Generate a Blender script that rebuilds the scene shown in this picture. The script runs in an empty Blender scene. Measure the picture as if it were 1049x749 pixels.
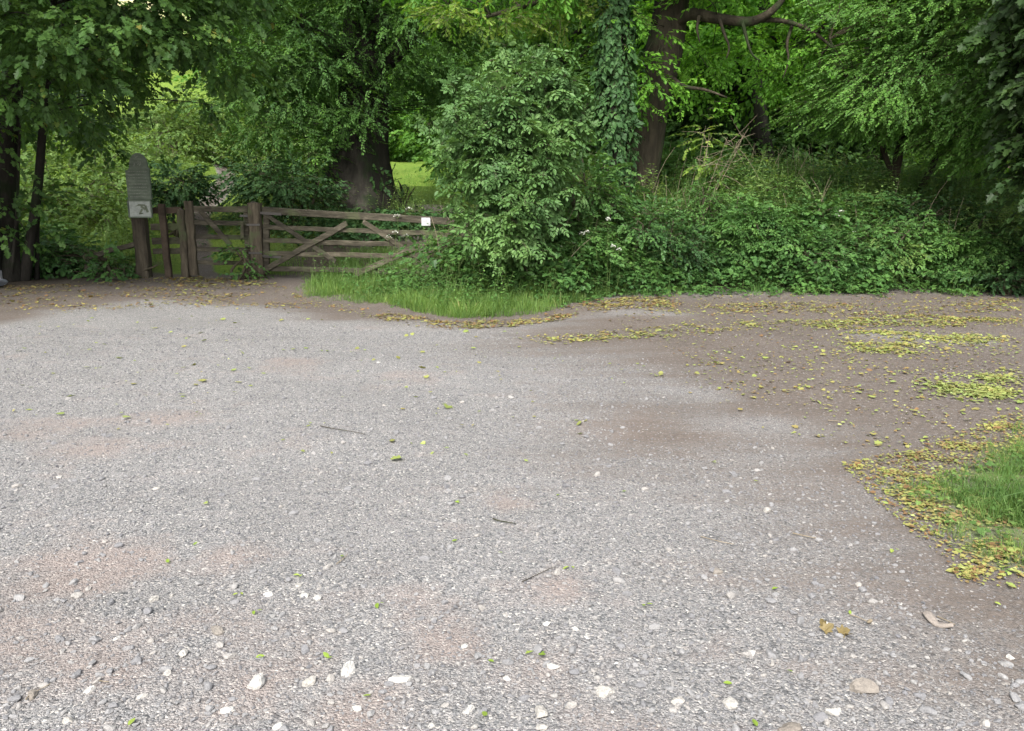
import bpy, math
import numpy as np

rng = np.random.default_rng(11)
S = bpy.context.scene
COL = S.collection
R = math.radians

# ------------------------------------------------------------------ camera
EYE = 1.6
PITCH = R(12.5)
F = 823.0          # focal length in pixels of the 1049 px wide photograph
cam_d = bpy.data.cameras.new("camera")
cam = bpy.data.objects.new("camera", cam_d)
COL.objects.link(cam)
cam.location = (0, 0, EYE)
cam.rotation_euler = (math.pi / 2 - PITCH, 0, 0)
cam_d.sensor_fit = 'HORIZONTAL'
cam_d.sensor_width = 36.0
cam_d.lens = 36.0 * F / 1049.0
cam_d.clip_start = 0.05
cam_d.clip_end = 1000
S.camera = cam


def P(px, py, Y):
    """world point at forward distance Y seen at photo pixel px, py"""
    u = (px - 524.5) / F
    v = (374.5 - py) / F
    c, s = math.cos(PITCH), math.sin(PITCH)
    d = np.array([u, c + v * s, v * c - s])
    return np.array([0, 0, EYE]) + d * (Y / d[1])


def G(px, py):
    """point on the level ground (z = 0)"""
    u = (px - 524.5) / F
    v = (374.5 - py) / F
    c, s = math.cos(PITCH), math.sin(PITCH)
    d = np.array([u, c + v * s, v * c - s])
    return np.array([0, 0, EYE]) + d * (-EYE / d[2])


def GP(pts):
    return np.array([G(*p)[:2] for p in pts])


# ------------------------------------------------------------------ noise helpers
def _hash(ix, iy, seed):
    h = (ix.astype(np.int64) * 374761393 + iy.astype(np.int64) * 668265263 + seed * 1442695041) & 0x7fffffff
    h = (h ^ (h >> 13)) * 1274126177 & 0x7fffffff
    h = h ^ (h >> 16)
    return (h & 0xffff) / 65535.0


def vnoise(x, y, scale=1.0, seed=0):
    x = np.asarray(x, float) * scale
    y = np.asarray(y, float) * scale
    ix, iy = np.floor(x), np.floor(y)
    fx, fy = x - ix, y - iy
    fx = fx * fx * (3 - 2 * fx)
    fy = fy * fy * (3 - 2 * fy)
    a = _hash(ix, iy, seed); b = _hash(ix + 1, iy, seed)
    c = _hash(ix, iy + 1, seed); d = _hash(ix + 1, iy + 1, seed)
    return (a * (1 - fx) + b * fx) * (1 - fy) + (c * (1 - fx) + d * fx) * fy


def fbm(x, y, scale, seed=0, octv=4):
    t = 0; a = 0.5
    for k in range(octv):
        t = t + a * vnoise(x, y, scale * 2 ** k, seed + k * 17)
        a *= 0.5
    return t / (1 - 0.5 ** octv)


def sstep(a, b, x):
    t = np.clip((np.asarray(x, float) - a) / (b - a), 0, 1)
    return t * t * (3 - 2 * t)


def poly_sd(poly, x, y):
    """signed distance, positive inside"""
    x = np.asarray(x, float); y = np.asarray(y, float)
    d = np.full(x.shape, 1e9)
    inside = np.zeros(x.shape, bool)
    n = len(poly)
    for i in range(n):
        ax, ay = poly[i]; bx, by = poly[(i + 1) % n]
        ex, ey = bx - ax, by - ay
        t = np.clip(((x - ax) * ex + (y - ay) * ey) / (ex * ex + ey * ey + 1e-12), 0, 1)
        d = np.minimum(d, np.hypot(x - ax - t * ex, y - ay - t * ey))
        cr = ((ay > y) != (by > y)) & (x < (bx - ax) * (y - ay) / (by - ay + 1e-12) + ax)
        inside ^= cr
    return np.where(inside, d, -d)


# ------------------------------------------------------------------ terrain
HEDGE = GP([(440, 312), (480, 319), (550, 319), (620, 304), (700, 300), (800, 301), (900, 303), (1060, 303), (1200, 303)])


def hedge_y(x):
    return np.interp(x, HEDGE[:, 0], HEDGE[:, 1])


def H(x, y):
    x = np.asarray(x, float); y = np.asarray(y, float)
    base = sstep(14.8, 20.5, y) * 1.15 + np.clip(y - 20, 0, None) * 0.062
    left = sstep(0, 5, -(x + 0.25 * y)) * np.clip(y - 17, 0, 45) * 0.13
    far = np.clip(y - 60, 0, 75) ** 1.25 * 0.16
    bank = sstep(-0.4, 1.0, x) * sstep(0.1, 2.9, y - hedge_y(x)) * 1.10
    bank = np.maximum(bank - base * 0.8, 0)
    und = (fbm(x, y, 0.35, 5, 3) - 0.5) * 0.10 * sstep(2, 6, np.hypot(x, y)) + (fbm(x, y, 1.6, 9, 3) - 0.5) * 0.035
    und = und * (1 + 2.5 * sstep(15, 22, y))
    return base + left + far + bank + und


def Hs(x, y):
    return float(H(np.array([x]), np.array([y]))[0])


# ------------------------------------------------------------------ mesh accumulation
class Geo:
    def __init__(self):
        self.V = []; self.L = []; self.C = []; self.M = []; self.A = []; self.n = 0

    def add(self, V, loops, counts, mat=0, rnd=None):
        V = np.asarray(V, float).reshape(-1, 3)
        counts = np.asarray(counts, np.int32)
        self.V.append(V)
        self.L.append(np.asarray(loops, np.int64) + self.n)
        self.C.append(counts)
        m = np.asarray(mat, np.int32)
        self.M.append(np.full(len(counts), m) if m.ndim == 0 else m)
        if rnd is None:
            rnd = np.full(len(counts), 0.5)
        rnd = np.asarray(rnd, float)
        self.A.append(np.full(len(counts), rnd) if rnd.ndim == 0 else rnd)
        self.n += len(V)

    def build(self, name, mats, parent=None, smooth=False):
        me = bpy.data.meshes.new(name)
        V = np.concatenate(self.V); L = np.concatenate(self.L); C = np.concatenate(self.C)
        me.vertices.add(len(V)); me.vertices.foreach_set("co", V.astype(np.float32).ravel())
        me.loops.add(len(L)); me.loops.foreach_set("vertex_index", L.astype(np.int32))
        me.polygons.add(len(C))
        st = np.concatenate([[0], np.cumsum(C)[:-1]]).astype(np.int32)
        me.polygons.foreach_set("loop_start", st)
        me.polygons.foreach_set("material_index", np.concatenate(self.M).astype(np.int32))
        me.polygons.foreach_set("use_smooth", np.full(len(C), bool(smooth)))
        at = me.attributes.new("rnd", 'FLOAT', 'FACE')
        at.data.foreach_set("value", np.concatenate(self.A).astype(np.float32))
        me.update(calc_edges=True)
        for m in (mats if isinstance(mats, (list, tuple)) else [mats]):
            me.materials.append(m)
        o = bpy.data.objects.new(name, me)
        COL.objects.link(o)
        if parent is not None:
            o.parent = parent
        return o


def tag(o, label=None, cat=None, group=None, kind=None):
    if label: o["label"] = label
    if cat: o["category"] = cat
    if group: o["group"] = group
    if kind: o["kind"] = kind
    return o


def thing(name, label, cat, loc=(0, 0, 0), group=None):
    o = bpy.data.objects.new(name, None)
    o.empty_display_size = 0.1
    o.location = tuple(float(v) for v in loc)
    COL.objects.link(o)
    return tag(o, label, cat, group)


def nrm(v):
    v = np.asarray(v, float)
    return v / (np.linalg.norm(v, axis=-1, keepdims=True) + 1e-12)


def tube(geo, pts, radii, sides=6, mat=0, rnd=0.5, wob=0.0, seed=0, cap=True, ribs=0, rib_amt=None):
    pts = np.asarray(pts, float); radii = np.asarray(radii, float)
    n = len(pts)
    tan = nrm(np.gradient(pts, axis=0))
    ref = np.array([0.0, 1.0, 0.0]) if abs(tan[0][1]) < 0.8 else np.array([1.0, 0, 0])
    x = nrm(np.cross(tan, ref)); yv = np.cross(tan, x)
    a = np.arange(sides) / sides * 2 * math.pi
    rr = radii[:, None] * np.ones(sides)[None]
    if wob:
        rr = rr * (1 + wob * 2 * (fbm(np.cos(a)[None] * 1.3 + seed * 7 + np.zeros((n, 1)), np.sin(a)[None] * 1.3 + np.arange(n)[:, None] * 0.45, 1.4, seed, 3) - 0.5))
    if ribs:
        rr = rr * (1 + rib_amt[:, None] * np.cos(a * ribs + seed)[None])
    V = pts[:, None] + x[:, None] * (np.cos(a)[None, :, None] * rr[..., None]) + yv[:, None] * (np.sin(a)[None, :, None] * rr[..., None])
    V = V.reshape(-1, 3)
    i = np.arange(n - 1)[:, None] * sides; j = np.arange(sides)[None]; j2 = (j + 1) % sides
    q = np.stack([i + j, i + j2, i + sides + j2, i + sides + j], -1).reshape(-1)
    cnt = np.full((n - 1) * sides, 4)
    loops = q
    if cap:
        loops = np.concatenate([q, (n - 1) * sides + np.arange(sides), np.arange(sides)[::-1]])
        cnt = np.concatenate([cnt, [sides, sides]])
    geo.add(V, loops, cnt, mat, np.full(len(cnt), rnd) + rng.uniform(-.15, .15, len(cnt)))


def bez(p0, p1, p2, n):
    t = np.linspace(0, 1, n)[:, None]
    return (1 - t) ** 2 * p0 + 2 * t * (1 - t) * p1 + t * t * p2


def smooth_path(ctrl, n):
    ctrl = np.asarray(ctrl, float)
    t = np.linspace(0, len(ctrl) - 1, n)
    out = []
    for tt in t:
        i = int(min(math.floor(tt), len(ctrl) - 2)); u = tt - i
        p0 = ctrl[max(i - 1, 0)]; p1 = ctrl[i]; p2 = ctrl[i + 1]; p3 = ctrl[min(i + 2, len(ctrl) - 1)]
        out.append(0.5 * ((2 * p1) + (-p0 + p2) * u + (2 * p0 - 5 * p1 + 4 * p2 - p3) * u * u + (-p0 + 3 * p1 - 3 * p2 + p3) * u ** 3))
    return np.array(out)


def bar(geo, a, b, w, h, up=(0, 0, 1), mat=0, rough=0.0, rnd=None, seg=7):
    """hewn rail from a to b, w = depth, h = height, slightly uneven"""
    a = np.asarray(a, float); b = np.asarray(b, float)
    d = nrm(b - a); u = np.asarray(up, float); u = nrm(u - d * u.dot(d)); s = np.cross(d, u)
    V = []
    c = 0.12 * min(w, h)
    prof = [(-w/2 + c, -h/2), (w/2 - c, -h/2), (w/2, -h/2 + c), (w/2, h/2 - c), (w/2 - c, h/2), (-w/2 + c, h/2), (-w/2, h/2 - c), (-w/2, -h/2 + c)]
    for k in range(seg):
        t = k / (seg - 1)
        o = (s * rng.normal(0, 1) + u * rng.normal(0, 1)) * rough
        for (px, pz) in prof:
            V.append(a + (b - a) * t + o + s * (px + rng.normal(0, rough * .5)) + u * (pz + rng.normal(0, rough * .5)))
    m = len(prof)
    L = []; C = []
    for k in range(seg - 1):
        for j in range(m):
            j2 = (j + 1) % m
            L += [k*m + j, k*m + j2, (k+1)*m + j2, (k+1)*m + j]; C.append(4)
    L += list(range(m))[::-1]; C.append(m)
    L += [(seg-1)*m + j for j in range(m)]; C.append(m)
    geo.add(V, L, C, mat, rng.uniform() if rnd is None else rnd)


# ------------------------------------------------------------------ materials
def new_mat(name):
    m = bpy.data.materials.new(name)
    m.use_nodes = True
    nt = m.node_tree
    nt.nodes.clear()
    out = nt.nodes.new('ShaderNodeOutputMaterial')
    return m, nt, out


def ramp(nt, stops, interp='LINEAR'):
    r = nt.nodes.new('ShaderNodeValToRGB')
    cr = r.color_ramp
    cr.interpolation = interp
    while len(cr.elements) < len(stops):
        cr.elements.new(0.5)
    for e, (p, c) in zip(cr.elements, stops):
        e.position = p
        e.color = (c[0], c[1], c[2], 1)
    return r


def attr(nt, name):
    a = nt.nodes.new('ShaderNodeAttribute'); a.attribute_name = name
    return a


def noise(nt, scale, detail=4, rough=0.6, coord=None, dims='3D'):
    n = nt.nodes.new('ShaderNodeTexNoise')
    n.inputs['Scale'].default_value = scale
    n.inputs['Detail'].default_value = detail
    n.inputs['Roughness'].default_value = rough
    if coord is not None:
        nt.links.new(coord, n.inputs['Vector'])
    return n


def mixc(nt, fac, a, b, mode='MIX'):
    m = nt.nodes.new('ShaderNodeMix'); m.data_type = 'RGBA'; m.blend_type = mode
    for sock, val in ((m.inputs[0], fac), (m.inputs[6], a), (m.inputs[7], b)):
        if hasattr(val, 'is_linked') or hasattr(val, 'links'):
            nt.links.new(val, sock)
        elif isinstance(val, (tuple, list)):
            sock.default_value = (*val[:3], 1)
        else:
            sock.default_value = val
    return m.outputs[2]


def math_n(nt, op, a, b=None, clamp=False):
    m = nt.nodes.new('ShaderNodeMath'); m.operation = op; m.use_clamp = clamp
    for i, val in enumerate((a, b)):
        if val is None: continue
        if hasattr(val, 'links'): nt.links.new(val, m.inputs[i])
        else: m.inputs[i].default_value = val
    return m.outputs[0]


def leaf_mat(name, stops, transl=0.35, rough=0.5, tint=(1.25, 1.2, 0.5), spec=0.26):
    m, nt, out = new_mat(name)
    a = attr(nt, 'rnd')
    r = ramp(nt, stops)
    nt.links.new(a.outputs['Fac'], r.inputs['Fac'])
    tc = nt.nodes.new('ShaderNodeTexCoord')
    n = noise(nt, 0.9, 3, 0.6, tc.outputs['Object'])
    nr = ramp(nt, [(0.3, (0.88, 0.93, 0.95)), (0.7, (1.38, 1.32, 1.15))])
    nt.links.new(n.outputs['Fac'], nr.inputs['Fac'])
    col = mixc(nt, 1.0, r.outputs['Color'], nr.outputs['Color'], 'MULTIPLY')
    p = nt.nodes.new('ShaderNodeBsdfPrincipled')
    p.inputs['Roughness'].default_value = rough
    p.inputs['Specular IOR Level'].default_value = spec
    nt.links.new(col, p.inputs['Base Color'])
    t = nt.nodes.new('ShaderNodeBsdfTranslucent')
    tcx = mixc(nt, 1.0, col, tint, 'MULTIPLY')
    nt.links.new(tcx, t.inputs['Color'])
    mx = nt.nodes.new('ShaderNodeMixShader'); mx.inputs[0].default_value = transl
    nt.links.new(p.outputs[0], mx.inputs[1]); nt.links.new(t.outputs[0], mx.inputs[2])
    nt.links.new(mx.outputs[0], out.inputs['Surface'])
    return m


def wood_mat(name, dark, mid, light, scale=6.0, stretch=(1, 1, 0.12), bump=0.4, rough=0.9, moss=None, moss_amt=0.5):
    m, nt, out = new_mat(name)
    tc = nt.nodes.new('ShaderNodeTexCoord')
    mp = nt.nodes.new('ShaderNodeMapping'); mp.inputs['Scale'].default_value = stretch
    nt.links.new(tc.outputs['Object'], mp.inputs['Vector'])
    n1 = noise(nt, scale, 8, 0.7, mp.outputs['Vector'])
    n2 = noise(nt, 1.7, 4, 0.6, tc.outputs['Object'])
    r = ramp(nt, [(0.3, dark), (0.52, mid), (0.72, light)])
    nt.links.new(n1.outputs['Fac'], r.inputs['Fac'])
    col = r.outputs['Color']
    if moss:
        mr = ramp(nt, [(0.5 + 0.2 * (0.5 - moss_amt), (0, 0, 0)), (0.66, (1, 1, 1))])
        nt.links.new(n2.outputs['Fac'], mr.inputs['Fac'])
        col = mixc(nt, mr.outputs['Color'], col, moss)
    a = attr(nt, 'rnd')
    ar = ramp(nt, [(0, (0.75, 0.75, 0.75)), (1, (1.25, 1.22, 1.2))])
    nt.links.new(a.outputs['Fac'], ar.inputs['Fac'])
    col = mixc(nt, 1.0, col, ar.outputs['Color'], 'MULTIPLY')
    p = nt.nodes.new('ShaderNodeBsdfPrincipled')
    p.inputs['Roughness'].default_value = rough
    p.inputs['Specular IOR Level'].default_value = 0.25
    nt.links.new(col, p.inputs['Base Color'])
    b = nt.nodes.new('ShaderNodeBump'); b.inputs['Strength'].default_value = bump; b.inputs['Distance'].default_value = 0.06
    nt.links.new(n1.outputs['Fac'], b.inputs['Height'])
    nt.links.new(b.outputs[0], p.inputs['Normal'])
    nt.links.new(p.outputs[0], out.inputs['Surface'])
    return m


def rnd_mat(name, stops, rough=0.85, spec=0.3, bumpscale=None, bump=0.3):
    m, nt, out = new_mat(name)
    a = attr(nt, 'rnd'); r = ramp(nt, stops)
    nt.links.new(a.outputs['Fac'], r.inputs['Fac'])
    p = nt.nodes.new('ShaderNodeBsdfPrincipled')
    p.inputs['Roughness'].default_value = rough
    p.inputs['Specular IOR Level'].default_value = spec
    col = r.outputs['Color']
    if bumpscale:
        tc = nt.nodes.new('ShaderNodeTexCoord')
        n = noise(nt, bumpscale, 5, 0.65, tc.outputs['Object'])
        nr = ramp(nt, [(0.3, (0.7, 0.7, 0.7)), (0.65, (1.12, 1.1, 1.08))])
        nt.links.new(n.outputs['Fac'], nr.inputs['Fac'])
        col = mixc(nt, 1.0, col, nr.outputs['Color'], 'MULTIPLY')
        b = nt.nodes.new('ShaderNodeBump'); b.inputs['Strength'].default_value = bump; b.inputs['Distance'].default_value = 0.01
        nt.links.new(n.outputs['Fac'], b.inputs['Height']); nt.links.new(b.outputs[0], p.inputs['Normal'])
    nt.links.new(col, p.inputs['Base Color'])
    nt.links.new(p.outputs[0], out.inputs['Surface'])
    return m


M = {}
M['maple'] = leaf_mat('maple_leaf', [(0, (0.033, 0.070, 0.021)), (0.5, (0.061, 0.130, 0.034)), (0.9, (0.097, 0.187, 0.042)), (1, (0.220, 0.193, 0.047))], 0.3, 0.45)
M['shademaple'] = leaf_mat('shaded_sycamore_leaf', [(0, (0.019, 0.040, 0.012)), (0.6, (0.034, 0.068, 0.020)), (1, (0.053, 0.096, 0.026))], 0.25, 0.5)  # sycamore leaf with the right edge's shade put into its green
M['shadewood'] = leaf_mat('shade_leaf', [(0, (0.026, 0.062, 0.018)), (0.5, (0.044, 0.098, 0.026)), (1, (0.072, 0.145, 0.036))], 0.35, 0.55)  # darkened woodland leaf, the hollow's shade put into its colour
M['undershrub'] = leaf_mat('shrub_leaf', [(0, (0.026, 0.062, 0.024)), (0.5, (0.044, 0.100, 0.036)), (1, (0.070, 0.140, 0.048))], 0.25, 0.6, spec=0.25)
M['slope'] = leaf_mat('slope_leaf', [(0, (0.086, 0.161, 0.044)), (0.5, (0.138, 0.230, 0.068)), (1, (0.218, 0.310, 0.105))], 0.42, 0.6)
M['beech'] = leaf_mat('beech_leaf', [(0, (0.038, 0.088, 0.023)), (0.5, (0.064, 0.150, 0.033)), (1, (0.109, 0.215, 0.045))], 0.35, 0.55)
M['elder'] = leaf_mat('elder_leaf', [(0, (0.051, 0.110, 0.034)), (0.5, (0.086, 0.172, 0.054)), (1, (0.133, 0.232, 0.079))], 0.28, 0.5)
M['oak'] = leaf_mat('oak_leaf', [(0, (0.064, 0.170, 0.024)), (0.5, (0.116, 0.282, 0.036)), (1, (0.193, 0.384, 0.050))], 0.45, 0.5)
M['oakpale'] = leaf_mat('pale_oak_leaf', [(0, (0.10, 0.19, 0.035)), (0.6, (0.19, 0.30, 0.055)), (1, (0.34, 0.39, 0.11))], 0.45, 0.5)
M['hazel'] = leaf_mat('hazel_leaf', [(0, (0.056, 0.133, 0.032)), (0.5, (0.096, 0.212, 0.044)), (1, (0.147, 0.295, 0.061))], 0.38, 0.5)
M['ivy'] = leaf_mat('ivy_leaf', [(0, (0.023, 0.056, 0.020)), (0.6, (0.041, 0.098, 0.032)), (1, (0.077, 0.155, 0.049))], 0.15, 0.55, spec=0.2)
M['wood'] = leaf_mat('woodland_leaf', [(0, (0.048, 0.121, 0.023)), (0.5, (0.083, 0.190, 0.032)), (1, (0.140, 0.284, 0.044))], 0.4, 0.55)
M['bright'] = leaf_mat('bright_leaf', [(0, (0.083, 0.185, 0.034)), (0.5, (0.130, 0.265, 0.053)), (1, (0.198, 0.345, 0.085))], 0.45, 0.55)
M['nettle'] = leaf_mat('nettle_leaf', [(0, (0.047, 0.110, 0.031)), (0.5, (0.079, 0.174, 0.047)), (1, (0.132, 0.251, 0.064))], 0.35, 0.55)
M['bramble'] = leaf_mat('bramble_leaf', [(0, (0.035, 0.087, 0.027)), (0.5, (0.063, 0.142, 0.041)), (1, (0.102, 0.207, 0.056))], 0.28, 0.45)
M['grass'] = leaf_mat('grass_blade', [(0, (0.062, 0.128, 0.034)), (0.55, (0.120, 0.214, 0.054)), (0.9, (0.190, 0.276, 0.081)), (1, (0.379, 0.300, 0.175))], 0.4, 0.5)
M['litter'] = leaf_mat('fallen_leaf', [(0, (0.10, 0.055, 0.03)), (0.25, (0.19, 0.115, 0.055)), (0.42, (0.25, 0.22, 0.08)), (0.72, (0.20, 0.255, 0.07)), (1, (0.36, 0.39, 0.16))], 0.15, 0.6, tint=(1, 1, .6))
M['freshleaf'] = leaf_mat('green_fallen_leaf', [(0, (0.112, 0.176, 0.027)), (0.6, (0.192, 0.272, 0.045)), (1, (0.288, 0.336, 0.090))], 0.2, 0.5)
M['bark'] = wood_mat('oak_bark', (0.014, 0.012, 0.008), (0.042, 0.035, 0.023), (0.088, 0.076, 0.052), 9, (0.629, 0.702, 0.130), 0.9, moss=(0.037, 0.052, 0.022), moss_amt=0.2)
M['bark_dark'] = wood_mat('dark_bark', (0.011, 0.010, 0.008), (0.030, 0.027, 0.022), (0.058, 0.055, 0.043), 8, (0.533, 0.577, 0.122), 0.8, moss=(0.019, 0.029, 0.012), moss_amt=0.3)
M['twig'] = wood_mat('twig_bark', (0.035, 0.03, 0.02), (0.08, 0.068, 0.045), (0.14, 0.12, 0.08), 12, (1, 1, 0.4), 0.4)
M['deadtwig'] = wood_mat('dead_twig', (0.13, 0.11, 0.08), (0.24, 0.20, 0.14), (0.36, 0.31, 0.22), 14, (1, 1, 0.4), 0.3)
M['fence'] = wood_mat('weathered_rail', (0.026, 0.023, 0.017), (0.071, 0.063, 0.045), (0.147, 0.131, 0.099), 14, (0.254, 0.262, 1.080), 0.5, moss=(0.086, 0.100, 0.049), moss_amt=0.3)
M['post'] = wood_mat('weathered_post', (0.028, 0.023, 0.017), (0.073, 0.061, 0.043), (0.142, 0.121, 0.086), 12, (1.013, 1.050, 0.162), 0.6, moss=(0.071, 0.089, 0.041), moss_amt=0.25)
M['redwood'] = wood_mat('reddish_rail', (0.028, 0.021, 0.015), (0.060, 0.045, 0.032), (0.098, 0.074, 0.054), 12, (0.225, 0.259, 0.270), 0.4)
M['board'] = wood_mat('notice_board_wood', (0.081, 0.099, 0.074), (0.130, 0.157, 0.120), (0.195, 0.233, 0.175), 10, (0.488, 1.794, 1.664), 0.2, 0.7)
M['carve'] = rnd_mat('carved_lettering', [(0, (0.17, 0.18, 0.15)), (1, (0.25, 0.26, 0.22))])
M['panel'] = rnd_mat('pale_panel', [(0, (0.30, 0.33, 0.30)), (1, (0.32, 0.35, 0.32))], 0.45, 0.5, 20, 0.05)
M['panelmark'] = rnd_mat('panel_mark', [(0, (0.09, 0.105, 0.07)), (1, (0.15, 0.17, 0.12))], 0.6)
M['white'] = rnd_mat('white_plate', [(0, (0.44, 0.44, 0.46)), (1, (0.52, 0.52, 0.54))], 0.5, 0.4, 18, 0.1)
M['iron'] = rnd_mat('dull_iron', [(0, (0.06, 0.055, 0.05)), (1, (0.10, 0.09, 0.08))], 0.6, 0.5, 60, 0.2)
M['petal'] = rnd_mat('white_petal', [(0, (0.55, 0.57, 0.48)), (1, (0.82, 0.82, 0.76))], 0.7)
M['stem'] = rnd_mat('green_stem', [(0, (0.07, 0.12, 0.03)), (1, (0.12, 0.17, 0.05))], 0.6)
M['chalk'] = rnd_mat('chalk_stone', [(0, (0.20, 0.175, 0.15)), (0.4, (0.36, 0.34, 0.31)), (1, (0.52, 0.51, 0.485))], 0.95, 0.15, 55, 1.0)
M['gravel'] = rnd_mat('gravel_stone', [(0, (0.082, 0.085, 0.091)), (0.35, (0.167, 0.167, 0.177)), (0.7, (0.264, 0.262, 0.263)), (0.88, (0.352, 0.327, 0.298)), (1, (0.587, 0.573, 0.544))], 0.85, 0.3, 180, 0.4)
M['slab'] = rnd_mat('bluish_grey', [(0, (0.30, 0.32, 0.38)), (1, (0.38, 0.40, 0.46))], 0.7, 0.3, 30, 0.3)
M['deadleaf'] = rnd_mat('dry_brown_leaf', [(0, (0.13, 0.095, 0.035)), (1, (0.20, 0.155, 0.06))], 0.6, 0.4, 60, 0.4)
M['barkstrip'] = rnd_mat('dry_bark_strip', [(0, (0.22, 0.19, 0.165)), (1, (0.30, 0.265, 0.235))], 0.8, 0.3, 90, 0.5)


def ground_mat():
    m, nt, out = new_mat('ground_gravel_soil')
    tc = nt.nodes.new('ShaderNodeTexCoord'); co = tc.outputs['Object']

    def vor(scale, feat='F1', rand=1.0):
        v = nt.nodes.new('ShaderNodeTexVoronoi'); v.feature = feat
        v.inputs['Scale'].default_value = scale; v.inputs['Randomness'].default_value = rand
        nt.links.new(co, v.inputs['Vector']); return v
    v1 = vor(105); v2 = vor(50); v3 = vor(230)
    sep = nt.nodes.new('ShaderNodeSeparateColor'); nt.links.new(v1.outputs['Color'], sep.inputs[0])
    g1 = ramp(nt, [(0, (0.090, 0.091, 0.093)), (0.4, (0.192, 0.193, 0.194)), (0.75, (0.29, 0.283, 0.28)), (0.93, (0.38, 0.355, 0.33)), (1, (0.60, 0.58, 0.54))])
    nt.links.new(sep.outputs[0], g1.inputs['Fac'])
    sep3 = nt.nodes.new('ShaderNodeSeparateColor'); nt.links.new(v3.outputs['Color'], sep3.inputs[0])
    g3 = ramp(nt, [(0, (0.13, 0.127, 0.127)), (0.6, (0.25, 0.243, 0.238)), (1, (0.42, 0.40, 0.385))])
    nt.links.new(sep3.outputs[0], g3.inputs['Fac'])
    sep2 = nt.nodes.new('ShaderNodeSeparateColor'); nt.links.new(v2.outputs['Color'], sep2.inputs[0])
    pick = ramp(nt, [(0.45, (0, 0, 0)), (0.5, (1, 1, 1))]); nt.links.new(sep2.outputs[1], pick.inputs['Fac'])
    grav = mixc(nt, pick.outputs['Color'], g3.outputs['Color'], g1.outputs['Color'])
    # dusty fines between the stones, pinkish in places
    n_big = noise(nt, 0.55, 5, 0.6, co)
    n_mid = noise(nt, 2.6, 5, 0.65, co)
    n_fine = noise(nt, 30, 4, 0.7, co)
    # pink-brown worn patches
    pink = attr(nt, 'pink')
    pm = math_n(nt, 'ADD', pink.outputs['Fac'], math_n(nt, 'MULTIPLY', math_n(nt, 'SUBTRACT', n_mid.outputs['Fac'], 0.5), 1.6))
    mps = nt.nodes.new('ShaderNodeMapping'); mps.inputs['Scale'].default_value = (0.45, 1.9, 1); mps.inputs['Rotation'].default_value = (0, 0, -0.12); nt.links.new(co, mps.inputs['Vector'])
    n_str = noise(nt, 1.5, 5, 0.6, mps.outputs['Vector'])
    pm = math_n(nt, 'ADD', pm, math_n(nt, 'MULTIPLY', math_n(nt, 'SUBTRACT', n_str.outputs['Fac'], 0.5), 1.1))
    pr = ramp(nt, [(0.30, (0, 0, 0)), (0.85, (0.68, 0.68, 0.68))]); nt.links.new(pm, pr.inputs['Fac'])
    fines = ramp(nt, [(0.3, (0.225, 0.165, 0.140)), (0.7, (0.36, 0.285, 0.250))]); nt.links.new(n_fine.outputs['Fac'], fines.inputs['Fac'])
    pf = math_n(nt, 'MULTIPLY', pr.outputs['Color'], math_n(nt, 'ADD', math_n(nt, 'MULTIPLY', n_fine.outputs['Fac'], 0.9), 0.25), True)
    c = mixc(nt, pf, grav, fines.outputs['Color'])
    # brown soil
    dirt = attr(nt, 'dirt')
    dm = math_n(nt, 'ADD', dirt.outputs['Fac'], math_n(nt, 'MULTIPLY', math_n(nt, 'SUBTRACT', n_str.outputs['Fac'], 0.5), 1.25))
    dm = math_n(nt, 'ADD', dm, math_n(nt, 'MULTIPLY', math_n(nt, 'SUBTRACT', n_fine.outputs['Fac'], 0.5), 1.0))
    dr = ramp(nt, [(0.15, (0, 0, 0)), (0.85, (0.93, 0.93, 0.93))]); nt.links.new(dm, dr.inputs['Fac'])
    soil = ramp(nt, [(0.25, (0.072, 0.057, 0.047)), (0.5, (0.122, 0.099, 0.083)), (0.75, (0.190, 0.160, 0.139))]); nt.links.new(n_fine.outputs['Fac'], soil.inputs['Fac'])
    spk = ramp(nt, [(0.93, (0, 0, 0)), (0.96, (1, 1, 1))]); nt.links.new(sep.outputs[1], spk.inputs['Fac'])
    soilc = mixc(nt, math_n(nt, 'MULTIPLY', spk.outputs['Color'], 0.75), soil.outputs['Color'], g1.outputs['Color'])
    c = mixc(nt, dr.outputs['Color'], c, soilc)
    # grassy ground
    gr = attr(nt, 'grass')
    gm = math_n(nt, 'ADD', gr.outputs['Fac'], math_n(nt, 'MULTIPLY', math_n(nt, 'SUBTRACT', n_mid.outputs['Fac'], 0.5), 0.7))
    grr = ramp(nt, [(0.35, (0, 0, 0)), (0.65, (1, 1, 1))]); nt.links.new(gm, grr.inputs['Fac'])
    n_g = noise(nt, 0.35, 5, 0.65, co)
    mpg = nt.nodes.new('ShaderNodeMapping'); mpg.inputs['Scale'].default_value = (9, 3, 9); nt.links.new(co, mpg.inputs['Vector'])
    n_b = noise(nt, 3.0, 5, 0.7, mpg.outputs['Vector'])
    gc1 = ramp(nt, [(0.3, (0.085, 0.15, 0.025)), (0.55, (0.16, 0.24, 0.04)), (0.75, (0.25, 0.30, 0.07))]); nt.links.new(n_b.outputs['Fac'], gc1.inputs['Fac'])
    gc2 = ramp(nt, [(0.35, (0.8, 0.9, 0.7)), (0.65, (1.15, 1.1, 1.0))]); nt.links.new(n_g.outputs['Fac'], gc2.inputs['Fac'])
    gcol = mixc(nt, 1.0, gc1.outputs['Color'], gc2.outputs['Color'], 'MULTIPLY')
    c = mixc(nt, grr.outputs['Color'], c, gcol)
    # leaf mould under the trees and hedge, plus painted shade of the left tree
    lm = attr(nt, 'mould_shade')
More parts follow.
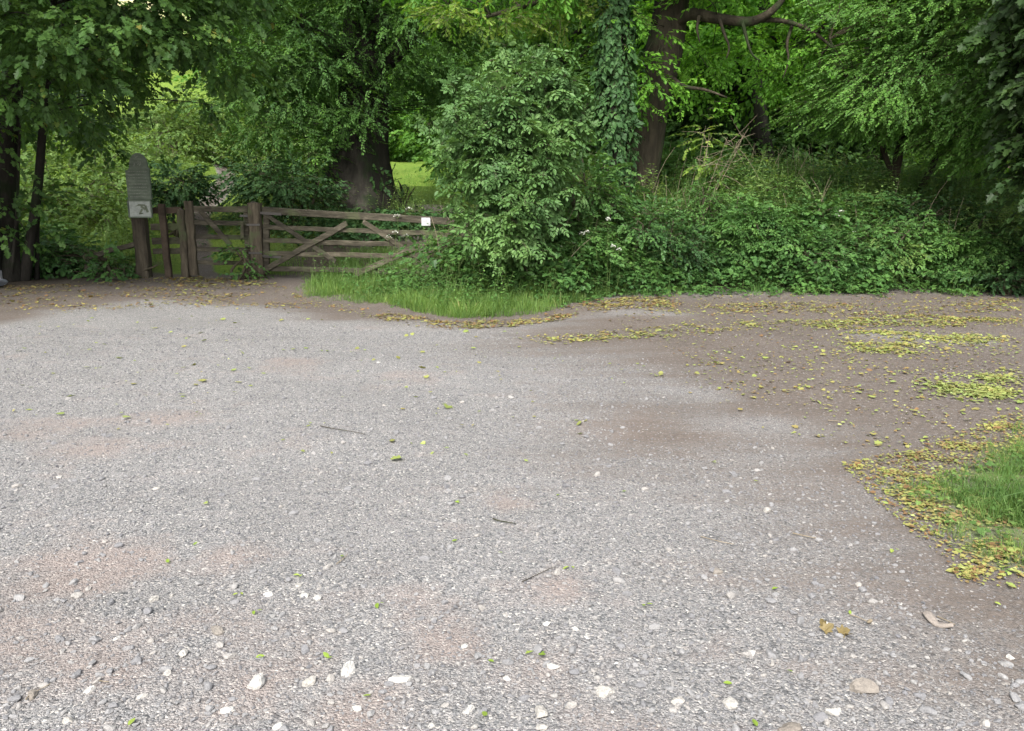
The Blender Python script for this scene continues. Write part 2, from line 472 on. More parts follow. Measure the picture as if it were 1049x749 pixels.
    lc = ramp(nt, [(0.3, (0.035, 0.028, 0.020)), (0.6, (0.085, 0.065, 0.045)), (0.8, (0.14, 0.11, 0.075))]); nt.links.new(n_fine.outputs['Fac'], lc.inputs['Fac'])
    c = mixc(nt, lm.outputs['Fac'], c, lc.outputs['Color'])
    dry = attr(nt, 'dry')
    dc = ramp(nt, [(0.3, (0.42, 0.40, 0.20)), (0.7, (0.60, 0.56, 0.32))]); nt.links.new(n_b.outputs['Fac'], dc.inputs['Fac'])
    c = mixc(nt, dry.outputs['Fac'], c, dc.outputs['Color'])
    # broad tone variation
    tv = ramp(nt, [(0.3, (0.84, 0.83, 0.82)), (0.7, (1.12, 1.12, 1.12))]); nt.links.new(math_n(nt, 'ADD', math_n(nt, 'MULTIPLY', n_big.outputs['Fac'], .5), math_n(nt, 'MULTIPLY', n_str.outputs['Fac'], .5)), tv.inputs['Fac'])
    c = mixc(nt, 1.0, c, tv.outputs['Color'], 'MULTIPLY')
    p = nt.nodes.new('ShaderNodeBsdfPrincipled'); p.inputs['Roughness'].default_value = 0.92; p.inputs['Specular IOR Level'].default_value = 0.2
    nt.links.new(c, p.inputs['Base Color'])
    # relief
    i1 = math_n(nt, 'MULTIPLY', math_n(nt, 'SUBTRACT', 0.6, v1.outputs['Distance']), 1.0)
    i3 = math_n(nt, 'MULTIPLY', math_n(nt, 'SUBTRACT', 0.6, v3.outputs['Distance']), 0.45)
    hh = math_n(nt, 'ADD', math_n(nt, 'MULTIPLY', i1, math_n(nt, 'SUBTRACT', 1.0, math_n(nt, 'MULTIPLY', dr.outputs['Color'], 0.75))), i3)
    hh = math_n(nt, 'ADD', hh, math_n(nt, 'MULTIPLY', n_fine.outputs['Fac'], 0.8))
    b = nt.nodes.new('ShaderNodeBump'); b.inputs['Strength'].default_value = 0.75; b.inputs['Distance'].default_value = 0.012
    nt.links.new(hh, b.inputs['Height']); nt.links.new(b.outputs[0], p.inputs['Normal'])
    nt.links.new(p.outputs[0], out.inputs['Surface'])
    return m


# ------------------------------------------------------------------ ground sheet
VERGE = GP([(296, 298), (312, 282), (345, 272), (400, 270), (470, 285), (600, 296), (612, 304), (545, 322), (470, 325), (420, 320), (372, 313), (330, 308), (304, 304)])
TUFT = GP([(1049, 425), (1000, 458), (955, 478), (915, 487), (880, 492), (905, 515), (950, 545), (985, 590), (1049, 602), (1300, 620), (1300, 400)])
DIRT_R = GP([(520, 352), (640, 366), (680, 392), (640, 430), (640, 458), (700, 468), (800, 462), (850, 505), (895, 560), (935, 620), (1010, 690), (1200, 760), (1500, 560), (1400, 300), (620, 300)])
DIRT_L = GP([(-400, 270), (-400, 345), (0, 335), (60, 320), (160, 308), (260, 314), (330, 330), (420, 330), (520, 335), (640, 318), (640, 300), (430, 280), (300, 262), (200, 262)])
PINK = [((60, 590), 1.0, .45), ((20, 640), .8, .4), ((240, 572), .7, .22), ((110, 680), .7, .3), ((518, 518), .8, .16), ((583, 605), .8, .14), ((635, 612), .6, .12), ((430, 620), .7, .22), ((455, 655), .7, .25), ((100, 455), .7, .5), ((40, 440), .8, .4), ((300, 374), .8, .4), ((160, 425), .6, .5), ((640, 440), .5, .5), ((560, 690), .6, .2), ((370, 720), .7, .25), ((270, 700), .6, .3), ((420, 390), .5, .6), ((740, 660), .5, .2)]
PATHL = np.array([G(206, 284)[:2], P(199, 232, 18.2)[:2], P(222, 206, 21)[:2], P(234, 196, 24)[:2], P(226, 180, 29)[:2]])


def build_ground():
    xs = np.concatenate([np.linspace(-160, -32, 26), np.linspace(-30, -9.2, 50), np.arange(-9, 9.01, 0.07), np.linspace(9.2, 30, 50), np.linspace(32, 160, 26)])
    ys = np.concatenate([np.linspace(-40, 0.5, 18), np.arange(1.0, 16.01, 0.07), np.linspace(16.2, 36, 80), np.linspace(37, 150, 60)])
    X, Y = np.meshgrid(xs, ys)
    Z = H(X, Y)
    nx, ny = len(xs), len(ys)
    V = np.stack([X, Y, Z], -1).reshape(-1, 3)
    i = np.arange(ny - 1)[:, None] * nx + np.arange(nx - 1)[None]
    L = np.stack([i, i + 1, i + nx + 1, i + nx], -1).reshape(-1)
    g = Geo(); g.add(V, L, np.full((nx - 1) * (ny - 1), 4))
    o = g.build('ground', ground_mat(), smooth=True)
    x, y = V[:, 0], V[:, 1]
    verge = poly_sd(VERGE, x, y); tuft = poly_sd(TUFT, x, y)
    d = np.maximum(sstep(-1.9, 1.5, poly_sd(DIRT_R, x, y)), sstep(-0.5, 0.7, poly_sd(DIRT_L, x, y)))
    # thin gravel smears across the soil on the right
    for (a, b, w) in (((735, 437), (780, 436), .28), ((690, 400), (720, 404), .3), ((640, 320), (690, 322), .35), ((900, 345), (1000, 350), .3)):
        pa, pb = G(*a)[:2], G(*b)[:2]
        e = pb - pa; t = np.clip(((x - pa[0]) * e[0] + (y - pa[1]) * e[1]) / e.dot(e), 0, 1)
        dd = np.hypot((x - pa[0] - t * e[0]), (y - pa[1] - t * e[1]))
        d = d * (1 - 0.6 * np.exp(-(dd / w) ** 2))
    pk = np.zeros_like(x)
    for (pp, am, r) in PINK:
        q = G(*pp); pk = np.maximum(pk, am * np.exp(-((x - q[0]) ** 2 + ((y - q[1]) / 1.1) ** 2) / r ** 2))
    pk = np.maximum(pk, 0.20 + .16 * (1 - sstep(2.4, 3.6, y)))
    beyond = sstep(14.7, 15.5, y)
    gr = np.maximum(np.maximum(0.42 * sstep(0.05, 0.55, verge), 0.45 * sstep(-0.15, 0.2, tuft)), beyond)
    pd = np.full(x.shape, 1e9)
    for k in range(len(PATHL) - 1):
        a, b = PATHL[k], PATHL[k + 1]; e = b - a
        t = np.clip(((x - a[0]) * e[0] + (y - a[1]) * e[1]) / e.dot(e), 0, 1)
        pd = np.minimum(pd, np.hypot(x - a[0] - t * e[0], y - a[1] - t * e[1]))
    gr = gr * sstep(0.12, 0.4, pd)
    d = np.maximum(d, (1 - sstep(0.12, 0.32, pd)) * beyond)
    # leaf mould: under the hedge, under the big beech; under the left tree also painted shade
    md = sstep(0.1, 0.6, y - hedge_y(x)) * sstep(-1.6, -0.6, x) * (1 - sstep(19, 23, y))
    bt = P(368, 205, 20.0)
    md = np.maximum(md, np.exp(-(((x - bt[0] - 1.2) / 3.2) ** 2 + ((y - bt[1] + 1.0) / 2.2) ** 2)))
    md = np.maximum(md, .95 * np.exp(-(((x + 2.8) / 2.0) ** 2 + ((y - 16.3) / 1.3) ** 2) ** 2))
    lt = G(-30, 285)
    md = np.maximum(md, 0.92 * (1 - sstep(-7.2, -5.9, x)) * np.exp(-(((x - lt[0]) / 4.2) ** 2 + ((y - lt[1] - .2) / 2.0) ** 2)))  # mould spread wider and darker to paint the left tree's shade
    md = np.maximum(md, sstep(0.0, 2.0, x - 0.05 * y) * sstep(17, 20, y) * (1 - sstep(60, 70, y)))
    gr = gr * (1 - md)
    dq = P(172, 66, 88)
    dry = np.exp(-(((x - dq[0]) / 12) ** 2 + ((y - dq[1]) / 10) ** 2) * 1.0) * (y > 60)
    for nm, arr in (('dirt', d), ('pink', pk), ('grass', gr), ('mould_shade', np.clip(md, 0, 1)), ('dry', np.clip(dry * 1.5, 0, 1))):
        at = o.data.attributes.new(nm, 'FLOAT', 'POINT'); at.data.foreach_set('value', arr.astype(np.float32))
    tag(o, kind='structure')
    return o


build_ground()


# ------------------------------------------------------------------ leaf and spray templates
def leaf_outline(kind):
    if kind == 'oval':
        h = [(0, 0), (.18, .17), (.45, .27), (.75, .19), (1, 0)]
    elif kind == 'narrow':
        h = [(0, 0), (.25, .13), (.6, .13), (1, 0)]
    elif kind == 'maple':
        h = [(0, 0), (-.08, .22), (-.12, .46), (.18, .34), (.42, .62), (.52, .30), (.74, .30), (1, 0)]
    elif kind == 'ivy':
        h = [(0, 0), (-.14, .30), (.02, .46), (.34, .42), (.55, .20), (1, 0)]
    elif kind == 'oak':
        h = [(0, 0), (.15, .13), (.25, .09), (.4, .22), (.5, .14), (.68, .27), (.8, .17), (1, 0)]
    elif kind == 'heart':
        h = [(0, 0), (-.06, .26), (.2, .42), (.55, .34), (.8, .15), (1, 0)]
    else:  # quad
        h = [(0, 0), (.5, .3), (1, 0)]
    return np.array(h)


class Tpl:
    def __init__(self):
        self.V = []; self.L = []; self.C = []; self.M = []; self.A = []; self.n = 0

    def add(self, V, L, C, m, a):
        self.V.append(np.asarray(V, float)); self.L += [i + self.n for i in L]; self.C += list(C)
        self.M += [m] * len(C); self.A += [a] * len(C); self.n += len(V)

    def done(self):
        self.V = np.concatenate(self.V); self.L = np.array(self.L); self.C = np.array(self.C)
        self.M = np.array(self.M); self.A = np.array(self.A); return self


def add_leaf(t, kind, base, d, up, size, r, fold=0.16, curl=0.12, mat=0):
    h = leaf_outline(kind)
    d = nrm(d); up = np.asarray(up, float); up = nrm(up - d * up.dot(d)); s = np.cross(up, d)
    n = len(h)
    a = r.uniform(0, 1)
    def pt(x, y, sg):
        z = fold * abs(y) - curl * x * x
        return base + size * (d * x + s * y * sg + up * z)
    if kind == 'quad':
        V = [pt(0, 0, 1), pt(.5, .32, 1), pt(1, 0, 1), pt(.5, .32, -1)]
        t.add(V, [0, 3, 2, 1], [4], mat, a); return
    V = [pt(x, y, 1) for x, y in h] + [pt(x, y, -1) for x, y in h[1:-1]]
    Lf = list(range(n))[::-1]
    Rt = [0] + list(range(n, 2 * n - 2)) + [n - 1]
    t.add(V, Lf + Rt, [n, n], mat, a)


def add_twig(t, pts, r0, r1, mat=1):
    pts = np.asarray(pts, float); n = len(pts)
    V = []
    for k in range(n):
        rr = r0 + (r1 - r0) * k / (n - 1)
        for a in (0, 2.1, 4.2):
            V.append(pts[k] + np.array([0, math.cos(a) * rr, math.sin(a) * rr]))
    L = []; C = []
    for k in range(n - 1):
        for j in range(3):
            L += [k*3 + j, k*3 + (j+1) % 3, k*3 + 3 + (j+1) % 3, k*3 + 3 + j]; C.append(4)
    t.add(V, L, C, mat, 0.5)


def spray(kind, n, length, size, seed, droop=0.25, spread=0.9, tilt=0.35, twig=0.005, opposite=False, side=True, fold=.16):
    """twig along +x bearing leaves on both sides"""
    r = np.random.default_rng(seed)
    t = Tpl()
    xs = np.linspace(0, 1, 5)
    curve = lambda u: np.array([length * u, length * 0.10 * math.sin(u * 3 + seed), -droop * length * u * u])
    if twig:
        add_twig(t, [curve(u) for u in xs], twig, twig * .35)
    for k in range(n):
        u = 0.12 + 0.88 * (k // 2 if opposite else k) / max(1, ((n - 1) // 2 if opposite else n - 1))
        u = min(1, u + r.uniform(-.04, .04))
        b = curve(u)
        sg = 1 if k % 2 == 0 else -1
        ang = spread * sg * (1 - 0.5 * u * (not opposite)) + r.normal(0, .22)
        if k == n - 1: ang = r.normal(0, .2)
        d = np.array([math.cos(ang), math.sin(ang), -0.15 - droop * u + r.normal(0, .22)])
        up = np.array([r.normal(0, tilt), r.normal(0, tilt), 1])
        pet = nrm(d) * size * 0.18
        add_leaf(t, kind, b + pet, d, up, size * r.uniform(.7, 1.15), r, fold=fold)
    return t.done()


def pinnate(nfr, seed, leaflet=0.09, pairs=3):
    """elder-like end cluster: fronds of opposite leaflets radiating and drooping"""
    r = np.random.default_rng(seed); t = Tpl()
    for f in range(nfr):
        az = f / nfr * 2 * math.pi * 0.75 - 2.3 * .75 + r.normal(0, .3)
        L = r.uniform(.20, .30)
        ca, sa = math.cos(az), math.sin(az)
        cv = lambda u: np.array([ca * L * u, sa * L * u, L * (0.28 * u - 0.75 * u * u)])
        add_twig(t, [cv(0), cv(.5), cv(1)], .003, .0015)
        d0 = np.array([ca, sa, -0.2])
        sd = np.array([-sa, ca, 0])
        for k in range(pairs):
            u = 0.4 + 0.45 * k / max(1, pairs - 1)
            for sg in (1, -1):
                d = d0 * 0.55 + sd * sg + np.array([0, 0, -.35 + r.normal(0, .15)])
                add_leaf(t, 'oval', cv(u), d, np.array([r.normal(0, .25), r.normal(0, .25), 1]), leaflet * r.uniform(.8, 1.15), r)
        add_leaf(t, 'oval', cv(1), d0 + np.array([0, 0, -.5]), np.array([r.normal(0, .2), r.normal(0, .2), 1]), leaflet * 1.15, r)
    return t.done()


def place(geo, tpls, pos, xdir, scale, r, roll=0.35, updir=None, rnd_lo=0.0, rnd_hi=1.0):
    """copies of the templates, +x along xdir, leaf side upward"""
    pos = np.asarray(pos, float); N = len(pos)
    if N == 0: return
    x = nrm(xdir)
    up = np.tile([0., 0, 1], (N, 1)) if updir is None else np.asarray(updir, float)
    up = up + r.normal(0, roll, (N, 3))
    z = nrm(up - x * (up * x).sum(1, keepdims=True))
    y = np.cross(z, x)
    sc = np.broadcast_to(np.asarray(scale, float), (N,))
    Rm = np.stack([x, y, z], -1) * sc[:, None, None]
    which = r.integers(0, len(tpls), N)
    base = r.uniform(0, 1, N)
    for k, t in enumerate(tpls):
        I = np.where(which == k)[0]
        if len(I) == 0: continue
        V = np.einsum('nij,vj->nvi', Rm[I], t.V) + pos[I][:, None]
        L = (t.L[None] + np.arange(len(I))[:, None] * len(t.V)).ravel()
        A = 0.55 * base[I][:, None] + 0.45 * t.A[None]
        A = rnd_lo + (rnd_hi - rnd_lo) * A
        geo.add(V.reshape(-1, 3), L, np.tile(t.C, len(I)), np.tile(t.M, len(I)), A.ravel())


T = {}
T['maple'] = [spray('maple', 7, .38, .125, s, .25, .8, .25, .004) for s in range(1, 7)]
T['maplebig'] = [spray('maple', 6, .40, .15, s, .3, .8, .25, .005) for s in range(11, 17)]
T['beech'] = [spray('oval', 15, .55, .085, s, .22, .85, .25, .004) for s in range(21, 27)]
T['oak'] = [spray('oak', 10, .40, .115, s, .15, .9, .5, .004) for s in range(31, 37)]
T['hazel'] = [spray('oval', 12, .50, .090, s, .35, .75, .3, .004) for s in range(41, 47)]
T['elder'] = [pinnate(6, s, .105) for s in range(51, 57)]
T['ivy'] = [spray('ivy', 5, .22, .085, s, .3, .8, .3, .003) for s in range(61, 66)]
T['far'] = [spray('quad', 12, .60, .15, s, .2, .9, .5, 0) for s in range(71, 77)]
T['vfar'] = [spray('quad', 9, .9, .30, s, .2, .9, .6, 0) for s in range(81, 86)]
T['shrub'] = [spray('heart', 9, .38, .085, s, .2, .9, .4, .004) for s in range(91, 96)]


def clump_points(ells, n_clumps, per, cr, r, shell=.45, droop=.25, flat=.6, bias=(0, 0, 0)):
    """clump centres inside a union of ellipsoids, sprays gathered round each centre"""
    vol = np.array([e[1][0] * e[1][1] * e[1][2] for e in ells]) ** 0.75
    cnt = np.maximum(1, np.round(vol / vol.sum() * n_clumps)).astype(int)
    C, P_, D = [], [], []
    for (c, rad), n in zip(ells, cnt):
        c = np.asarray(c, float); rad = np.asarray(rad, float)
        d = nrm(r.normal(0, 1, (n, 3)))
        f = shell + (1 - shell) * r.uniform(0, 1, (n, 1)) ** 0.6
        cc = c + d * f * rad
        C.append(cc)
        for j in range(n):
            m = max(3, int(per * r.uniform(.6, 1.4)))
            o = r.normal(0, 1, (m, 3)) * np.array([1, 1, flat]) * cr * r.uniform(.7, 1.3)
            P_.append(cc[j] + o)
            out = nrm((cc[j] - c) / rad)
            D.append(nrm(out * .7 + nrm(o) * .75 + r.normal(0, .3, (m, 3)) + np.array([0, 0, -droop]) + np.array(bias)) * np.array([1, 1, .6]))
    return np.concatenate(C), np.concatenate(P_), np.concatenate(D)


def grow_crown(parent, ells, tpls, leafm, n_clumps, per, cr, r, shell=.45, droop=.25, flat=.6, scale=(.8, 1.25), branch_from=None, br=.03, floor=None, twigmat='twig', name='crown', rnd=(0, 1), maxbr=140, bias=(0, 0, 0), roll=.35):
    g = Geo()
    C, Pp, D = clump_points(ells, n_clumps, per, cr, r, shell, droop, flat, bias)
    if floor is not None:
        ok = Pp[:, 2] > floor(Pp[:, 0], Pp[:, 1]) + .1
        Pp, D = Pp[ok], D[ok]
    place(g, tpls, Pp, D, r.uniform(scale[0], scale[1], len(Pp)), r, roll, rnd_lo=rnd[0], rnd_hi=rnd[1])
    if branch_from is not None:
        bf = np.asarray(branch_from, float)
        for c in C[r.permutation(len(C))[:maxbr]]:
            dist = np.linalg.norm((bf - c) * np.array([1, 1, 1.6]), axis=1) + np.where(bf[:, 2] > c[2], .8, 0)
            b = bf[np.argmin(dist)]
            L = np.linalg.norm(c - b)
            mid = (b + c) / 2 + np.array([r.normal(0, .08), r.normal(0, .08), .12]) * L
            tube(g, bez(b, mid, c, 7), np.linspace(min(br * (0.5 + L * .25), br * 1.6), .006, 7), 5, 1, wob=.1, seed=int(r.integers(99)))
    return g.build(name, [M[leafm], M[twigmat]], parent)


# trees are modelled in world space; parents stay at their base and children are offset back
def at_base(root, *kids):
    for k in kids:
        k.location = (-root.location[0], -root.location[1], -root.location[2])


def trunk_mesh(parent, specs, matn, name='trunk', ribs=5):
    """specs: list of (control points, control radii, sides, n, flare)"""
    g = Geo()
    for k, (ctrl, rad, sides, n, flare) in enumerate(specs):
        pts = smooth_path(ctrl, n)
        rr = np.interp(np.linspace(0, len(ctrl) - 1, n), np.arange(len(ctrl)), rad)
        u = np.linspace(0, 1, n)
        if flare:
            zz = pts[:, 2] - pts[0, 2]
            fl = np.exp(-zz / flare[0])
            tube(g, pts, rr * (1 + flare[1] * fl), sides, 0, wob=.07, seed=k + 3, ribs=ribs, rib_amt=.16 * fl + .03)
        else:
            tube(g, pts, rr, sides, 0, wob=.09, seed=k + 5)
    return g.build(name, M[matn], parent, smooth=True)


def base_pt(px, Y, dz=-.1):
    u = P(px, 250, Y)
    return np.array([u[0], Y, Hs(u[0], Y) + dz])

#%%PLANTS
FL = lambda x, y: H(x, y)
E = lambda px, py, Y, rx, ry, rz: (P(px, py, Y), (rx, ry, rz))


def line_pts(ctrl, n=12):
    return smooth_path(ctrl, n)


# ---- tall maple at the left edge
def maple_left():
    r = np.random.default_rng(101)
    b = base_pt(2, 14.2)
    t = thing('maple_tree', 'dark multi-stemmed maple at the left edge with broad bluish leaves hanging over the parking area', 'tree', b)
    stems = []
    for dx, dy, top, rad in ((0, 0, P(20, -120, 13.6), .20), (-.30, .2, P(-90, -140, 14), .17), (.22, .1, P(60, -40, 13.4), .085), (-.12, -.25, P(-20, -60, 12.8), .12), (.34, .3, P(48, 40, 13.8), .035), (.1, -.1, P(25, 60, 13.5), .03)):
        p0 = b + np.array([dx, dy, 0]); 
        stems.append(([p0, p0 * .65 + top * .35 + np.array([r.normal(0, .1), 0, 0]), p0 * .3 + top * .7, top], [rad, rad * .85, rad * .6, rad * .35], 12, 22, (.35, .35)))
    tr = trunk_mesh(t, stems, 'bark_dark')
    bf = np.concatenate([line_pts(s[0], 14)[4:] for s in stems])
    ells = [E(70, 0, 11.6, 1.6, 1.3, .95), E(20, 60, 11.6, 1.1, 1.0, .65), E(165, 12, 12.3, 1.0, 1.1, .5), E(-70, 60, 12.2, 1.4, 1.4, 1.5), E(110, 75, 13.0, 1.1, 1.0, .5),
            E(60, 120, 14.6, .95, .7, .45), E(105, 140, 15.6, .6, .5, .35), E(225, 50, 13.2, .75, .8, .6), E(205, 105, 14.6, .35, .5, .3), E(60, -130, 12.4, 2.6, 2.0, 1.1), E(-120, 150, 13.2, 1.2, 1.2, 1.0), E(215, -40, 13, 1.4, 1.4, .8)]
    ells += [E(18, 240, 13.7, .35, .3, .35), E(35, 200, 13.9, .3, .3, .3), E(0, 190, 13.7, .3, .3, .4)]
    ells += [(np.array([-10.8, 7.6, 5.7]), (3.0, 2.2, 1.0)), (np.array([-7.4, 9.2, 6.4]), (2.4, 1.6, .8)), (np.array([-13.0, 11.5, 4.6]), (2.2, 2.0, 1.8))]  # leaf masses out of view, added to shade the ground at left
    c = grow_crown(t, ells, T['maple'], 'maple', 540, 19, .25, r, .35, .40, .5, (.48, .80), bf, .018, FL, 'bark_dark')
    at_base(t, tr, c)


# ---- big old tree behind the field gate
def beech():
    r = np.random.default_rng(102)
    b = base_pt(367, 20.0, -.15)
    t = thing('beech_tree', 'massive old tree with flared trunk standing behind the field gate', 'tree', b)
    main = ([b, P(368, 178, 20), P(371, 120, 20.1), P(374, 40, 20.2), P(378, -60, 20.4), P(380, -180, 20.6)], [.64, .63, .60, .52, .42, .27], 32, 50, (.60, 1.15))
    limbs = [([P(372, 90, 20.1), P(420, 40, 19.6), P(470, -10, 19), P(520, -40, 18.6)], [.24, .18, .12, .06], 10, 14, None),
             ([P(370, 75, 20.1), P(320, 30, 19.6), P(270, 0, 19), P(220, -10, 18.5)], [.22, .17, .12, .05], 10, 14, None),
             ([P(374, 30, 20.2), P(360, -20, 19), P(330, -70, 18)], [.25, .18, .1], 10, 12, None)]
    tr = trunk_mesh(t, [main] + limbs, 'bark_dark')
    bf = np.concatenate([line_pts(main[0], 16)[5:]] + [line_pts(l[0], 8) for l in limbs])
    ells = [E(310, 85, 18.9, 1.4, 1.0, 1.2), E(290, 35, 19, 1.6, 1.2, 1.2), E(435, 45, 20.2, 1.4, 1.2, 1.3), E(375, 15, 18.6, 1.7, .9, .9), E(290, 140, 18.9, .85, .7, .4), E(262, 100, 19.4, .8, .8, .8),
            E(455, 110, 21.0, .9, .8, .5), E(335, 60, 18.7, .8, .6, .6), E(400, 70, 18.9, .5, .4, .4), E(368, 112, 18.9, .55, .35, .28), E(350, 125, 18.9, .35, .3, .25), E(385, 95, 18.9, .4, .3, .3), E(362, 125, 18.8, .55, .3, .25), E(345, 145, 18.7, .3, .3, .2), E(392, 118, 18.8, .4, .3, .2), E(385, -70, 20, 2.8, 2.2, 1.3), E(300, -40, 19, 2.0, 1.6, 1.1), E(480, -20, 19.6, 1.6, 1.5, 1.1)]
    c = grow_crown(t, ells, T['beech'], 'beech', 440, 20, .30, r, .3, .35, .35, (.55, .9), bf, .016, FL, 'bark_dark')
    # climbing ivy round the lower trunk
    g = Geo(); n = 420
    u = r.uniform(0, 1, n) ** 1.1; a = r.uniform(0, 2 * math.pi, n)
    z = b[2] + .25 + u * 5.2
    rad = .66 * (1 + .85 * np.exp(-(z - b[2]) / .5)) + .06
    keep = vnoise(a * 1.2 + 3, z * .7, 1.6, 4) > .58
    pos = np.stack([b[0] + .15 + np.cos(a) * rad, b[1] + np.sin(a) * rad, z], -1)[keep]
    out = np.stack([np.cos(a), np.sin(a), 0 * a], -1)[keep]
    place(g, T['ivy'], pos, nrm(np.stack([-out[:, 1] * r.normal(0, .6, len(pos)), out[:, 0] * r.normal(0, .6, len(pos)), np.full(len(pos), .4) * r.choice([-1, 1], len(pos))], -1) + out * .3), r.uniform(.8, 1.4, len(pos)), r, .25, out)
    iv = g.build('ivy', [M['ivy'], M['twig']], t)
    at_base(t, tr, c, iv)


# ---- leaning oak with the low bent limb
def oak():
    r = np.random.default_rng(103)
    b = base_pt(651, 15.2, -.1)
    t = thing('oak_tree', 'large brown-barked oak with a low bent limb reaching right over the hedge', 'tree', b)
    main = ([b, P(655, 180, 15.2), P(667, 110, 15.2), P(680, 50, 15.2), P(690, -20, 15.3), P(694, -150, 15.5), P(700, -300, 15.8)], [.36, .335, .32, .33, .30, .22, .12], 20, 44, (.5, .25))
    limb = ([P(684, 30, 15.2), P(705, 15, 14.9), P(735, 19, 14.6), P(768, 22, 14.4), P(790, 12, 14.2), P(805, -6, 14.1), P(822, -40, 14)], [.17, .11, .09, .08, .062, .045, .03], 10, 26, None)
    fork = ([P(770, 21, 14.4), P(800, 21, 14.3), P(828, 30, 14.2), P(850, 46, 14.0), P(858, 55, 14.0)], [.055, .042, .032, .022, .012], 7, 16, None)
    low = ([P(676, 72, 15.1), P(700, 88, 14.6), P(722, 92, 14.3), P(745, 100, 14.1)], [.08, .035, .025, .010], 8, 12, None)
    leftl = ([P(688, -10, 15.3), P(650, -30, 14.9), P(600, -20, 14.4), P(540, 5, 14.0), P(480, 22, 13.6)], [.20, .15, .10, .05, .012], 8, 20, None)
    up2 = ([P(690, -20, 15.3), P(760, -90, 15), P(860, -130, 14.8), P(960, -140, 14.8)], [.22, .17, .11, .05], 8, 16, None)
    stub = ([P(648, 60, 15.2), P(628, 90, 15.0), P(600, 110, 14.9), P(592, 135, 14.9)], [.10, .05, .04, .01], 7, 10, None)
    hang = []
    for (x0, y0, pts) in ((716, 17, [(714, 30), (717, 44)]), (737, 19, [(742, 35), (747, 48), (744, 60)]), (760, 21, [(765, 40), (770, 55), (778, 62)]), (812, 24, [(806, 45), (808, 62), (802, 80)]), (835, 36, [(845, 24), (832, 8), (824, -6)]), (850, 46, [(842, 55), (838, 70)])):
        hang.append(([P(x0, y0, 14.4)] + [P(a, c, 14.3) for a, c in pts], list(np.linspace(.035, .009, len(pts) + 1)), 5, 8, None))
    tr = trunk_mesh(t, [main, limb, fork, low, leftl, up2, stub] + hang, 'bark')
    bf = np.concatenate([line_pts(l[0], 10) for l in (limb, fork, leftl, up2)] + [line_pts(main[0], 14)[8:]])
    ells = [E(640, -60, 14.2, 1.6, 1.3, .7), E(560, -50, 13.8, 1.5, 1.2, .75), E(760, -45, 14.8, 1.4, 1.3, .6), E(690, -150, 15.4, 2.8, 2.2, 1.0), E(880, -60, 14.6, 1.5, 1.2, .8), E(500, -35, 14, 1.3, 1.1, .7),
            E(655, 30, 14.4, .4, .3, .35), E(720, 5, 14.4, .4, .3, .15), E(650, 90, 14.5, .4, .3, .25), E(640, 60, 14.5, .5, .4, .3), E(720, 50, 15.6, .5, .4, .4), E(780, 50, 15.4, .6, .5, .4), E(672, 85, 14.4, .4, .3, .25), E(690, 112, 14.5, .3, .25, .12), E(840, 40, 14.5, .6, .6, .5), E(610, 10, 14.6, .7, .6, .5), E(850, 90, 14.8, .4, .4, .4), E(815, 75, 15.5, .5, .5, .4)]
    c = grow_crown(t, ells, T['oak'], 'oak', 280, 15, .22, r, .35, .25, .5, (.65, 1.0), bf, .016, None, 'bark')
    g = Geo()
    ps = [E(500, 22, 13.6, .75, .4, .14), E(575, 16, 13.9, .7, .4, .14), E(465, 12, 13.5, .4, .4, .14), E(620, 2, 14.2, .6, .5, .2)]
    C, Pp, D = clump_points(ps, 26, 9, .17, r, .2, .2, .35)
    place(g, T['oak'], Pp, D, r.uniform(.6, .9, len(Pp)), r)
    pale = g.build('pale_spray', [M['oakpale'], M['deadtwig']], t)
    pale['label'] = 'yellow-green leafy twigs hanging from the left limb'
    at_base(t, tr, c, pale)


# ---- ivy-clad trunk
def ivy_tree():
    r = np.random.default_rng(104)
    b = base_pt(632, 13.9, -.1)
    t = thing('ivy_clad_tree', 'slim upright trunk wrapped all round in dark ivy left of the oak trunk', 'tree', b)
    ctrl = [b, P(632, 150, 13.9), P(630, 60, 13.9), P(632, -40, 14), P(636, -200, 14.2)]
    tr = trunk_mesh(t, [(ctrl, [.15, .14, .13, .11, .06], 10, 26, None)], 'bark_dark')
    g = Geo(); n = 1500
    u = r.uniform(0, 1, n); a = r.uniform(0, 2 * math.pi, n)
    ax = smooth_path(ctrl, 200)[(u * 170).astype(int)]
    rad = .17 + .09 * vnoise(a * 1.5, u * 14, 1.3, 3)
    out = np.stack([np.cos(a), np.sin(a), .15 + 0 * a], -1)
    pos = ax + out * rad[:, None]
    d = out * .5 + np.array([0, 0, -.8]) + r.normal(0, .4, (n, 3))
    place(g, T['ivy'], pos, d, r.uniform(.7, 1.15, n), r, .25, out + np.array([0, 0, .3]))
    iv = g.build('ivy', [M['ivy'], M['twig']], t)
    ells = [E(640, -130, 14.2, 1.2, 1.0, .6)]
    c = grow_crown(t, ells, T['hazel'], 'hazel', 40, 15, .3, r, .3, .3, .5, (.8, 1.2), line_pts(ctrl, 12)[7:], .02, None)
    at_base(t, tr, iv, c)


